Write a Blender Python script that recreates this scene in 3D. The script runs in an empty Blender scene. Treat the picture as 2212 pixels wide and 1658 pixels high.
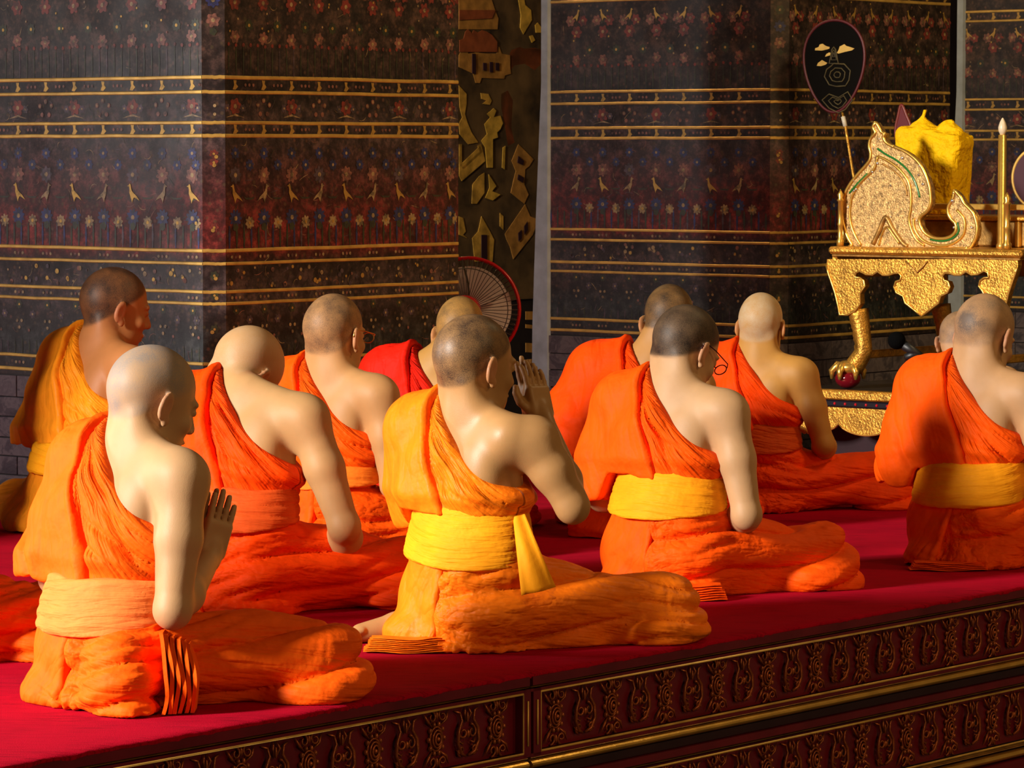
import bpy, bmesh, math, random
import numpy as np
from mathutils import Vector, Matrix

# ------------------------------------------------------------------ camera, world, lights, exposure
S = bpy.context.scene
COL = S.collection
CAMZ = 1.31
F, W, H, HOR = 8000.0, 2212.0, 1658.0, 320.0
PITCH = math.atan((H / 2 - HOR) / F)
cd = bpy.data.cameras.new('camera'); cam = bpy.data.objects.new('camera', cd); COL.objects.link(cam)
cam.location = (0, 0, CAMZ); cam.rotation_euler = (math.pi / 2 - PITCH, 0, 0)
cd.sensor_width = 36; cd.lens = F / W * 36; cd.clip_end = 200
cd.dof.use_dof = True; cd.dof.focus_distance = 9.7; cd.dof.aperture_fstop = 36
S.camera = cam
S.view_settings.view_transform = 'Standard'; S.view_settings.look = 'None'
S.view_settings.gamma = 1; S.view_settings.use_curve_mapping = False
S.view_settings.exposure = 0.0
world = bpy.data.worlds.new('world'); S.world = world; world.use_nodes = True
bg = world.node_tree.nodes['Background']; bg.inputs[0].default_value = (1.0, .62, .36, 1); bg.inputs[1].default_value = .05
D1 = np.array([.629, .777, 0.]); D2 = np.array([-.777, .629, 0.])      # along the platform; across it, away from the lens


def area(name, loc, target, sx, sy, power, col):
    l = bpy.data.lights.new(name, 'AREA'); l.shape = 'RECTANGLE'; l.size = sx; l.size_y = sy; l.energy = power; l.color = col
    o = bpy.data.objects.new(name, l); COL.objects.link(o); o.location = loc
    o.rotation_euler = (Vector(target) - Vector(loc)).to_track_quat('-Z', 'Y').to_euler()
    return o


area('daylight_through_door', (-8.6, 4.3, 4.3), (-.1, 11.2, .6), 1.15, 2.0, 2700, (1.0, .93, .84))
area('daylight_side_doors', (-9.0, 11.8, 2.2), (2, 13, .8), 3.0, 3.2, 1250, (1.0, .94, .91))
area('added_bench_fill', (4.6, 3.6, 1.6), (1.0, 10.2, -.4), .8, .8, 60, (1.0, .60, .25))  # added warm fill that lifts the carved bench front
area('added_mural_fill', (-.9, 17.4, 4.3), (.0, 18.5, 1.2), .4, .4, 55, (1.0, .66, .28))  # added fill behind the pillars, only brightens the mural
area('hall_lamp_warm', (6.5, 7.0, 4.6), (.8, 13.5, .8), 1.2, 1.2, 90, (1.0, .62, .25))
area('altar_lamp_warm', (3.2, 12.0, 4.2), (2.2, 15.2, .6), .6, .6, 60, (1.0, .72, .34))

# ------------------------------------------------------------------ helpers
cP, sP = math.cos(PITCH), math.sin(PITCH)


def ray(px, py):
    x = (px - W / 2) / F; y = (H / 2 - py) / F
    return np.array([x, cP + y * sP, -sP + y * cP])


def at(px, py, Y):
    r = ray(px, py); return np.array([0, 0, CAMZ]) + r * (Y / r[1])


def on_plane(px, py, P, n):
    r = ray(px, py); o = np.array([0, 0, CAMZ]); t = np.dot(np.array(P) - o, n) / np.dot(r, n); return o + r * t


def tag(o, label=None, cat=None, group=None, kind=None):
    if label: o['label'] = label
    if cat: o['category'] = cat
    if group: o['group'] = group
    if kind: o['kind'] = kind
    if cat == 'person': o['group'] = 'monks sitting in prayer on the red carpet'
    if cat == 'fan': o['group'] = 'ceremonial fans behind the gilded table'
    return o


def empty(name, loc=(0, 0, 0), rz=0, parent=None):
    o = bpy.data.objects.new(name, None); COL.objects.link(o); o.location = loc; o.rotation_euler = (0, 0, rz)
    o.empty_display_size = .1
    if parent: o.parent = parent
    return o


def mesh_obj(name, verts, faces, mats, parent=None, smooth=False, midx=None, attrs=None):
    me = bpy.data.meshes.new(name)
    me.from_pydata([tuple(map(float, v)) for v in verts], [], faces)
    for m in (mats if isinstance(mats, (list, tuple)) else [mats]): me.materials.append(m)
    if smooth: me.polygons.foreach_set('use_smooth', [True] * len(me.polygons))
    if midx is not None: me.polygons.foreach_set('material_index', midx)
    me.update()
    o = bpy.data.objects.new(name, me); COL.objects.link(o)
    if parent: o.parent = parent
    return o


def share(name, src, parent, loc=None, rz=None):
    o = bpy.data.objects.new(name, src.data); COL.objects.link(o); o.parent = parent
    if loc is not None: o.location = loc
    if rz is not None: o.rotation_euler = (0, 0, rz)
    return o


class MB:
    """collects polygons for one mesh"""
    def __init__(s): s.v = []; s.f = []; s.m = []

    def add(s, vs, fs, m=0):
        b = len(s.v); s.v += [tuple(v) for v in vs]; s.f += [tuple(b + i for i in f) for f in fs]; s.m += [m] * len(fs)

    def box(s, c, h, M=None, m=0, bev=0.0):
        c = np.array(c, float)
        h = np.array(h, float)
        if bev > 0:
            vs = []; idx = {}
            fs = []
            for ax in range(3):
                for sg in (-1, 1):
                    o1, o2 = (ax + 1) % 3, (ax + 2) % 3
                    q = []
                    for a, b in ((-1, -1), (1, -1), (1, 1), (-1, 1)):
                        p = np.zeros(3); p[ax] = sg * h[ax]; p[o1] = a * (h[o1] - bev); p[o2] = b * (h[o2] - bev)
                        idx[(ax, sg, a, b)] = len(vs); q.append(len(vs)); vs.append(p)
                    fs.append(q if sg > 0 else q[::-1])
            def key(ax, sg, signs):
                o1, o2 = (ax + 1) % 3, (ax + 2) % 3
                return idx[(ax, sg, signs[o1], signs[o2])]
            for sx in (-1, 1):
                for sy in (-1, 1):
                    for sz in (-1, 1):
                        g = (sx, sy, sz)
                        t = [key(0, sx, g), key(1, sy, g), key(2, sz, g)]
                        fs.append(t if sx * sy * sz > 0 else t[::-1])
            for ax in range(3):
                o1, o2 = (ax + 1) % 3, (ax + 2) % 3
                for a in (-1, 1):
                    for b in (-1, 1):
                        q = []
                        for e in ((o1, -1), (o1, 1), (o2, 1), (o2, -1)):
                            g = [0, 0, 0]; g[ax] = e[1]; g[o1] = a; g[o2] = b
                            q.append(key(e[0], a if e[0] == o1 else b, g))
                        fs.append(q if a * b > 0 else q[::-1])
        else:
            vs = [np.array([x, y, z]) * h for x in (-1, 1) for y in (-1, 1) for z in (-1, 1)]
            fs = [(0, 1, 3, 2), (4, 6, 7, 5), (0, 4, 5, 1), (2, 3, 7, 6), (0, 2, 6, 4), (1, 5, 7, 3)]
        if M is not None: vs = [M @ v for v in vs]
        s.add([v + c for v in vs], fs, m)

    def tube(s, pts, r, n=8, m=0, closed=False, flat=1.0, caps=True):
        pts = np.array(pts, float); N = len(pts)
        rr = r if hasattr(r, '__len__') else [r] * N
        vs = []; up = np.array([0, 0, 1.]); prev = None
        for i in range(N):
            a = pts[(i - 1) % N] if closed or i > 0 else pts[i]; b = pts[(i + 1) % N] if closed or i < N - 1 else pts[i]
            t = b - a; t = t / (np.linalg.norm(t) + 1e-9)
            if prev is None:
                ref = up if abs(t[2]) < .9 else np.array([1., 0, 0]); u = np.cross(t, ref)
            else: u = prev - t * np.dot(prev, t)
            u /= np.linalg.norm(u) + 1e-9; prev = u; w = np.cross(t, u)
            for k in range(n):
                an = 2 * math.pi * k / n
                vs.append(pts[i] + (u * math.cos(an) + w * math.sin(an) * flat) * rr[i])
        fs = []
        for i in range(N if closed else N - 1):
            j = (i + 1) % N
            for k in range(n):
                fs.append((i * n + k, i * n + (k + 1) % n, j * n + (k + 1) % n, j * n + k))
        if not closed and caps:
            fs.append(tuple(range(n))[::-1]); fs.append(tuple((N - 1) * n + k for k in range(n)))
        s.add(vs, fs, m)

    def lathe(s, prof, c=(0, 0, 0), n=20, m=0, M=None):
        vs = []; c = np.array(c, float)
        for r, z in prof:
            for k in range(n):
                a = 2 * math.pi * k / n; v = np.array([r * math.cos(a), r * math.sin(a), z])
                if M is not None: v = M @ v
                vs.append(v + c)
        fs = []
        for i in range(len(prof) - 1):
            for k in range(n): fs.append((i * n + k, i * n + (k + 1) % n, (i + 1) * n + (k + 1) % n, (i + 1) * n + k))
        fs.append(tuple(range(n))[::-1]); fs.append(tuple((len(prof) - 1) * n + k for k in range(n)))
        s.add(vs, fs, m)

    def sphere(s, c, r, n=10, m=0, M=None):
        rr = r if hasattr(r, '__len__') else (r, r, r)
        prof = [(math.sin(math.pi * i / n), -math.cos(math.pi * i / n)) for i in range(n + 1)]
        vs = []; k2 = 2 * n
        for a, z in prof:
            for k in range(k2):
                t = 2 * math.pi * k / k2; v = np.array([a * math.cos(t) * rr[0], a * math.sin(t) * rr[1], z * rr[2]])
                if M is not None: v = M @ v
                vs.append(v + np.array(c, float))
        fs = [(i * k2 + k, i * k2 + (k + 1) % k2, (i + 1) * k2 + (k + 1) % k2, (i + 1) * k2 + k) for i in range(n) for k in range(k2)]
        s.add(vs, fs, m)

    def prism(s, poly, fn, d0, d1, m=0):
        """poly in (u,z); fn(u,z,d)->3D; from depth d0 to d1"""
        n = len(poly)
        vs = [fn(u, z, d0) for u, z in poly] + [fn(u, z, d1) for u, z in poly]
        fs = [tuple(range(n)), tuple(range(2 * n - 1, n - 1, -1))] + [(i, n + i, n + (i + 1) % n, (i + 1) % n) for i in range(n)]
        s.add(vs, fs, m)

    def build(s, name, mats, parent=None, smooth=False, recalc=False):
        o = mesh_obj(name, s.v, s.f, mats, parent, smooth, s.m)
        if recalc:
            bm = bmesh.new(); bm.from_mesh(o.data); bmesh.ops.remove_doubles(bm, verts=bm.verts, dist=1e-6)
            bmesh.ops.recalc_face_normals(bm, faces=bm.faces); bm.to_mesh(o.data); bm.free()
        return o


def autosmooth(o, deg=35):
    me = o.data
    me.polygons.foreach_set('use_smooth', [True] * len(me.polygons))
    try: me.set_sharp_from_angle(angle=math.radians(deg))
    except Exception: pass
    return o


# ------------------------------------------------------------------ materials
def new_mat(name):
    m = bpy.data.materials.new(name); m.use_nodes = True
    return m, m.node_tree.nodes, m.node_tree.links, m.node_tree.nodes['Principled BSDF']


def N(nt, t, **kw):
    n = nt.new(t)
    for k, v in kw.items():
        if k in n.bl_rna.properties and not k.startswith('i_'): setattr(n, k, v)
    return n


def ramp(nodes, stops, interp='LINEAR'):
    r = nodes.new('ShaderNodeValToRGB'); r.color_ramp.interpolation = interp; e = r.color_ramp.elements
    while len(e) > 1: e.remove(e[0])
    e[0].position = stops[0][0]; e[0].color = (*stops[0][1], 1)
    for p, c in stops[1:]:
        x = e.new(p); x.color = (*c, 1)
    return r


def noise(nodes, links, scale, detail=3, vec=None, rough=.55):
    n = nodes.new('ShaderNodeTexNoise'); n.inputs['Scale'].default_value = scale; n.inputs['Detail'].default_value = detail
    n.inputs['Roughness'].default_value = rough
    if vec is not None: links.new(vec, n.inputs['Vector'])
    return n


def simple(name, col, rough=.5, metal=0, nscale=0, namp=.25, bump=0, bscale=60, spec=.5):
    m, nd, lk, p = new_mat(name)
    p.inputs['Base Color'].default_value = (*col, 1); p.inputs['Roughness'].default_value = rough; p.inputs['Metallic'].default_value = metal
    p.inputs['Specular IOR Level'].default_value = spec
    tc = nd.new('ShaderNodeTexCoord')
    if nscale:
        n = noise(nd, lk, nscale, 4, tc.outputs['Object'])
        r = ramp(nd, [(.25, tuple(c * (1 - namp) for c in col)), (.75, tuple(min(1, c * (1 + namp)) for c in col))])
        lk.new(n.outputs['Fac'], r.inputs[0]); lk.new(r.outputs[0], p.inputs['Base Color'])
    if bump:
        n = noise(nd, lk, bscale, 3, tc.outputs['Object']); b = nd.new('ShaderNodeBump'); b.inputs['Strength'].default_value = bump
        b.inputs['Distance'].default_value = .004
        lk.new(n.outputs['Fac'], b.inputs['Height']); lk.new(b.outputs[0], p.inputs['Normal'])
    return m


def cloth(name, col, rough=.62, wr=1.0, sheen=0, var=.10):
    sheen = 0
    m, nd, lk, p = new_mat(name)
    p.inputs['Roughness'].default_value = rough; p.inputs['Specular IOR Level'].default_value = .09
    p.inputs['Sheen Weight'].default_value = sheen; p.inputs['Sheen Tint'].default_value = (1, .6, .3, 1)
    a = nd.new('ShaderNodeAttribute'); a.attribute_name = 'fold'
    n1 = noise(nd, lk, 1.0, 2, a.outputs['Vector'])
    n2 = noise(nd, lk, 2.7, 2, a.outputs['Vector'])
    tc = nd.new('ShaderNodeTexCoord')
    n3 = noise(nd, lk, 420, 2, tc.outputs['Object'])
    n4 = noise(nd, lk, 14, 3, tc.outputs['Object'])
    def ridge(x):
        s = nd.new('ShaderNodeMath'); s.operation = 'SUBTRACT'; lk.new(x, s.inputs[0]); s.inputs[1].default_value = .5
        ab = nd.new('ShaderNodeMath'); ab.operation = 'ABSOLUTE'; lk.new(s.outputs[0], ab.inputs[0]); return ab.outputs[0]
    def add(x, y, k):
        q = nd.new('ShaderNodeMath'); q.operation = 'MULTIPLY_ADD'; lk.new(y, q.inputs[0]); q.inputs[1].default_value = k; lk.new(x, q.inputs[2]); return q.outputs[0]
    h = add(add(ridge(n1.outputs['Fac']), ridge(n2.outputs['Fac']), .45), n4.outputs['Fac'], .25)
    b = nd.new('ShaderNodeBump'); b.inputs['Strength'].default_value = .85 * wr; b.inputs['Distance'].default_value = .040; lk.new(h, b.inputs['Height'])
    b2 = nd.new('ShaderNodeBump'); b2.inputs['Strength'].default_value = .25; b2.inputs['Distance'].default_value = .0012
    lk.new(n3.outputs['Fac'], b2.inputs['Height']); lk.new(b.outputs[0], b2.inputs['Normal']); lk.new(b2.outputs[0], p.inputs['Normal'])
    r = ramp(nd, [(.3, tuple(c * (1 - var) for c in col)), (.7, tuple(min(1, c * (1 + var)) for c in col))])
    lk.new(n4.outputs['Fac'], r.inputs[0]); lk.new(r.outputs[0], p.inputs['Base Color'])
    return m


def skin(name, col, hair, dens, lip=(.45, .14, .09), rough=.42):
    """attributes: hair = stubble mask; warm = ears, lips, elbows"""
    m, nd, lk, p = new_mat(name)
    p.inputs['Roughness'].default_value = rough + .12; p.inputs['Specular IOR Level'].default_value = .3
    p.inputs['Subsurface Weight'].default_value = .06; p.inputs['Subsurface Radius'].default_value = (.02, .008, .004); p.inputs['Subsurface Scale'].default_value = .5
    tc = nd.new('ShaderNodeTexCoord')
    a = nd.new('ShaderNodeAttribute'); a.attribute_name = 'hair'
    w = nd.new('ShaderNodeAttribute'); w.attribute_name = 'warm'
    n0 = noise(nd, lk, 9, 3, tc.outputs['Object'])
    r0 = ramp(nd, [(.3, tuple(c * .9 for c in col)), (.7, tuple(min(1, c * 1.08) for c in col))]); lk.new(n0.outputs['Fac'], r0.inputs[0])
    n1 = noise(nd, lk, 20, 4, tc.outputs['Object']); n2 = noise(nd, lk, 420, 2, tc.outputs['Object'])
    s = nd.new('ShaderNodeMath'); s.operation = 'MULTIPLY_ADD'; lk.new(n2.outputs['Fac'], s.inputs[0]); s.inputs[1].default_value = .9; lk.new(n1.outputs['Fac'], s.inputs[2])
    mr = nd.new('ShaderNodeMapRange'); lk.new(s.outputs[0], mr.inputs[0]); mr.inputs[1].default_value = .60; mr.inputs[2].default_value = 1.25
    mr.inputs[3].default_value = max(0, dens - .45); mr.inputs[4].default_value = min(1.0, dens + .45)
    mm = nd.new('ShaderNodeMath'); mm.operation = 'MULTIPLY'; mm.use_clamp = True; lk.new(mr.outputs[0], mm.inputs[0]); lk.new(a.outputs['Fac'], mm.inputs[1])
    mx = nd.new('ShaderNodeMix'); mx.data_type = 'RGBA'; lk.new(w.outputs['Fac'], mx.inputs['Factor']); lk.new(r0.outputs[0], mx.inputs[6]); mx.inputs[7].default_value = (*lip, 1)
    m2 = nd.new('ShaderNodeMix'); m2.data_type = 'RGBA'; lk.new(mm.outputs[0], m2.inputs['Factor']); lk.new(mx.outputs[2], m2.inputs[6]); m2.inputs[7].default_value = (*hair, 1)
    lk.new(m2.outputs[2], p.inputs['Base Color'])
    b = nd.new('ShaderNodeBump'); b.inputs['Strength'].default_value = .12; b.inputs['Distance'].default_value = .002
    lk.new(n2.outputs['Fac'], b.inputs['Height']); lk.new(b.outputs[0], p.inputs['Normal'])
    return m


GOLD = simple('gilt_relief', (.62, .31, .045), .36, .75, 25, .5, .9, 110)
GOLD_S = simple('gilt_smooth', (.85, .50, .10), .28, .8, 12, .2, .15, 40)
GOLD_D = simple('gilt_worn', (.42, .22, .05), .42, .6, 18, .5, .3, 80)
GOLD_P = simple('gold_paint', (.80, .48, .11), .42, .25, 14, .35)
LACQ = simple('maroon_lacquer', (.13, .006, .014), .3, 0, 6, .3, .1, 20)
LACQ_D = simple('dark_lacquer', (.022, .006, .010), .4, 0, 6, .3)
BLACK = simple('black_plastic', (.008, .008, .009), .45)
RED_P = simple('red_plastic', (.55, .01, .012), .25)
GREEN = simple('green_glass_inlay', (.02, .16, .03), .15)
MIRROR = simple('mirror_gem', (.85, .88, .9), .08, .9)
WHITE = simple('ivory_white', (.75, .68, .52), .4)


def painted_wall():
    m, nd, lk, p = new_mat('painted_lacquer_wall')
    p.inputs['Specular IOR Level'].default_value = .45
    tc = nd.new('ShaderNodeTexCoord'); sp = nd.new('ShaderNodeSeparateXYZ'); lk.new(tc.outputs['Object'], sp.inputs[0])
    mr = nd.new('ShaderNodeMapRange'); lk.new(sp.outputs['Z'], mr.inputs[0]); mr.inputs[1].default_value = 0; mr.inputs[2].default_value = 2.4
    z = lambda v: v / 2.4
    br, dk, rd, gr, gb = (.050, .034, .030), (.026, .018, .018), (.15, .022, .020), (.026, .034, .036), (.060, .046, .050)
    r = ramp(nd, [(0, dk), (z(.496), dk), (z(.547), gr), (z(.62), gr), (z(.70), dk), (z(.76), gb), (z(.802), gb), (z(.902), dk), (z(.948), rd), (z(1.03), (.13, .018, .018)),
                  (z(1.15), (.085, .022, .022)), (z(1.352), gb), (z(1.354), dk), (z(1.40), gb), (z(1.508), dk), (z(1.56), dk), (z(1.66), br), (z(1.95), (.04, .026, .020))], 'LINEAR')
    lk.new(mr.outputs[0], r.inputs[0])
    n1 = noise(nd, lk, 19, 8, tc.outputs['Object'], .75); n2 = noise(nd, lk, 3.2, 3, tc.outputs['Object'])
    v = nd.new('ShaderNodeTexVoronoi'); v.inputs['Scale'].default_value = 34; lk.new(tc.outputs['Object'], v.inputs['Vector'])
    c1 = ramp(nd, [(.36, (.25, .22, .24)), (.5, (.9, .85, .85)), (.64, (2.9, 2.5, 2.3))]); lk.new(n1.outputs['Fac'], c1.inputs[0])
    mx = nd.new('ShaderNodeMix'); mx.data_type = 'RGBA'; mx.blend_type = 'MULTIPLY'; mx.inputs['Factor'].default_value = 1
    lk.new(r.outputs[0], mx.inputs[6]); lk.new(c1.outputs[0], mx.inputs[7])
    # small leafy speckle
    vr = ramp(nd, [(.0, (1, 1, 1)), (.16, (.6, .6, .6)), (.3, (0, 0, 0))]); lk.new(v.outputs['Distance'], vr.inputs[0])
    sc = nd.new('ShaderNodeMix'); sc.data_type = 'RGBA'; sc.inputs[6].default_value = (.09, .085, .035, 1); sc.inputs[7].default_value = (.24, .10, .075, 1)
    lk.new(v.outputs['Color'], sc.inputs['Factor'])
    sf = nd.new('ShaderNodeMath'); sf.operation = 'MULTIPLY'; lk.new(vr.outputs[0], sf.inputs[0]); sf.inputs[1].default_value = .75
    m3 = nd.new('ShaderNodeMix'); m3.data_type = 'RGBA'; lk.new(sf.outputs[0], m3.inputs['Factor']); lk.new(mx.outputs[2], m3.inputs[6]); lk.new(sc.outputs[2], m3.inputs[7])
    lk.new(m3.outputs[2], p.inputs['Base Color'])
    rr = nd.new('ShaderNodeMapRange'); lk.new(n2.outputs['Fac'], rr.inputs[0]); rr.inputs[1].default_value = .3; rr.inputs[2].default_value = .7; rr.inputs[3].default_value = .32; rr.inputs[4].default_value = .6
    lk.new(rr.outputs[0], p.inputs['Roughness'])
    b = nd.new('ShaderNodeBump'); b.inputs['Strength'].default_value = .3; b.inputs['Distance'].default_value = .003; lk.new(n1.outputs['Fac'], b.inputs['Height']); lk.new(b.outputs[0], p.inputs['Normal'])
    return m


WALLM = painted_wall()


def paint(name, col, lo=.40, hi=.56, metal=0):
    """old paint: fades into the dark ground by noise"""
    m, nd, lk, p = new_mat(name); p.inputs['Roughness'].default_value = .45; p.inputs['Metallic'].default_value = metal
    tc = nd.new('ShaderNodeTexCoord'); n1 = noise(nd, lk, 38, 5, tc.outputs['Object'], .7)
    r = ramp(nd, [(lo, tuple(c * .25 + .02 for c in col)), (hi, col)]); lk.new(n1.outputs['Fac'], r.inputs[0]); lk.new(r.outputs[0], p.inputs['Base Color'])
    return m


P_GOLD = paint('paint_gold', (.62, .38, .09), .25, .5, .3); P_RED = paint('paint_red', (.30, .05, .035)); P_PINK = paint('paint_pink', (.36, .15, .11))
P_BLUE = paint('paint_blue', (.04, .05, .20)); P_CREAM = paint('paint_cream', (.50, .36, .18)); P_GREEN = paint('paint_green', (.055, .065, .03))
P_MAUVE = paint('paint_mauve', (.15, .10, .14), .42, .62)
DECALS = [P_GOLD, P_RED, P_PINK, P_BLUE, P_CREAM, P_GREEN, P_MAUVE]
G_, R_, K_, B_, C_, E_, V_ = range(7)


def marble():
    m, nd, lk, p = new_mat('grey_mauve_marble'); p.inputs['Roughness'].default_value = .3
    tc = nd.new('ShaderNodeTexCoord'); oi = nd.new('ShaderNodeObjectInfo')
    ad = nd.new('ShaderNodeVectorMath'); ad.operation = 'ADD'; lk.new(tc.outputs['Object'], ad.inputs[0])
    cm = nd.new('ShaderNodeVectorMath'); cm.operation = 'SCALE'; cm.inputs['Scale'].default_value = 20
    cb = nd.new('ShaderNodeCombineXYZ'); lk.new(oi.outputs['Random'], cb.inputs[0]); lk.new(oi.outputs['Random'], cb.inputs[2]); lk.new(cb.outputs[0], cm.inputs[0]); lk.new(cm.outputs[0], ad.inputs[1])
    n1 = noise(nd, lk, 5, 8, ad.outputs[0], .72); n1.inputs['Distortion'].default_value = 2.2
    r = ramp(nd, [(.30, (.035, .033, .045)), (.46, (.10, .085, .105)), (.52, (.20, .165, .18)), (.60, (.13, .105, .125)), (.75, (.26, .21, .22))]); lk.new(n1.outputs['Fac'], r.inputs[0])
    lk.new(r.outputs[0], p.inputs['Base Color'])
    return m


MARBLE = marble()


def carpet_mat():
    m, nd, lk, p = new_mat('crimson_carpet'); p.inputs['Roughness'].default_value = .95; p.inputs['Specular IOR Level'].default_value = .05
    p.inputs['Sheen Weight'].default_value = .05; p.inputs['Sheen Tint'].default_value = (1, .02, .08, 1)
    tc = nd.new('ShaderNodeTexCoord'); mp = nd.new('ShaderNodeMapping'); mp.inputs['Rotation'].default_value = (0, 0, -math.radians(51)); mp.inputs['Scale'].default_value = (3, 40, 10)
    lk.new(tc.outputs['Object'], mp.inputs[0]); n1 = noise(nd, lk, 4, 4, mp.outputs[0]); n2 = noise(nd, lk, 500, 2, tc.outputs['Object']); n3 = noise(nd, lk, 4, 3, tc.outputs['Object'])
    s = nd.new('ShaderNodeMath'); s.operation = 'MULTIPLY_ADD'; lk.new(n2.outputs['Fac'], s.inputs[0]); s.inputs[1].default_value = .5; lk.new(n1.outputs['Fac'], s.inputs[2])
    s2 = nd.new('ShaderNodeMath'); s2.operation = 'MULTIPLY_ADD'; lk.new(n3.outputs['Fac'], s2.inputs[0]); s2.inputs[1].default_value = .5; lk.new(s.outputs[0], s2.inputs[2])
    r = ramp(nd, [(.65, (.10, .001, .006)), (1.25, (.40, .001, .016))]); lk.new(s2.outputs[0], r.inputs[0]); lk.new(r.outputs[0], p.inputs['Base Color'])
    b = nd.new('ShaderNodeBump'); b.inputs['Strength'].default_value = .5; b.inputs['Distance'].default_value = .003; lk.new(n2.outputs['Fac'], b.inputs['Height']); lk.new(b.outputs[0], p.inputs['Normal'])
    return m


CARPET = carpet_mat()
FLOORM = simple('dark_marble_floor', (.02, .018, .018), .2, 0, 3, .4)
CEILM = simple('dark_red_ceiling', (.08, .02, .015), .7, 0, 2, .3)
PLAST = simple('old_gold_plaster', (.10, .06, .025), .6, 0, 2, .3)
STRIP = simple('painted_edge_glint', (.50, .60, .72), .25, 0, 12, .2, .1, 50)  # pale blue tone paints the grazing daylight reflection onto the chamfer
# ------------------------------------------------------------------ setting: floor, far walls, pillars
mb = MB(); mb.box((0, 9, -.67), (14, 16, .05)); o = mb.build('floor', FLOORM); tag(o, 'dark polished floor below the platform', kind='structure')
# wall parallel to the row of pillars, behind it
WB = np.array([-1.045, 13.1, 0]) + D2 * 4.2
mb = MB(); c = WB + D1 * 3 + D2 * .12 + np.array([0, 0, 2.0]); Mw = np.array([[D1[0], D2[0], 0], [D1[1], D2[1], 0], [0, 0, 1.]])
mb.box(c, (9, .1, 2.7), Mw); o = mb.build('wall_back', simple('black_lacquer_wall', (.014, .008, .006), .5, 0, 5, .3)); tag(o, 'black lacquered wall behind the pillars', kind='structure')
mb = MB(); c = np.array([7.2, 16., 2.0]); mb.box(c, (.1, 6, 2.7)); o = mb.build('wall_right', PLAST); tag(o, kind='structure')
mb = MB(); mb.box((0, 26.0, 2.0), (14, .1, 2.7)); o = mb.build('wall_far', PLAST); tag(o, kind='structure')

LINES = [2.01, 1.962, 1.56, 1.508, 1.400, 1.354, .948, .902, .802, .760, .547, .496]
BIRD = [(-1.0, -.8), (-.5, -.55), (-.2, -.45), (0, -.75), (.08, -1.0), (.16, -.72), (.3, -.35), (.45, 0), (.42, .35), (.5, .62), (.75, .68), (.5, .8), (.38, .95), (.25, .8), (.2, .5), (.1, .2), (-.2, -.05), (-.6, -.35)]


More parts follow.
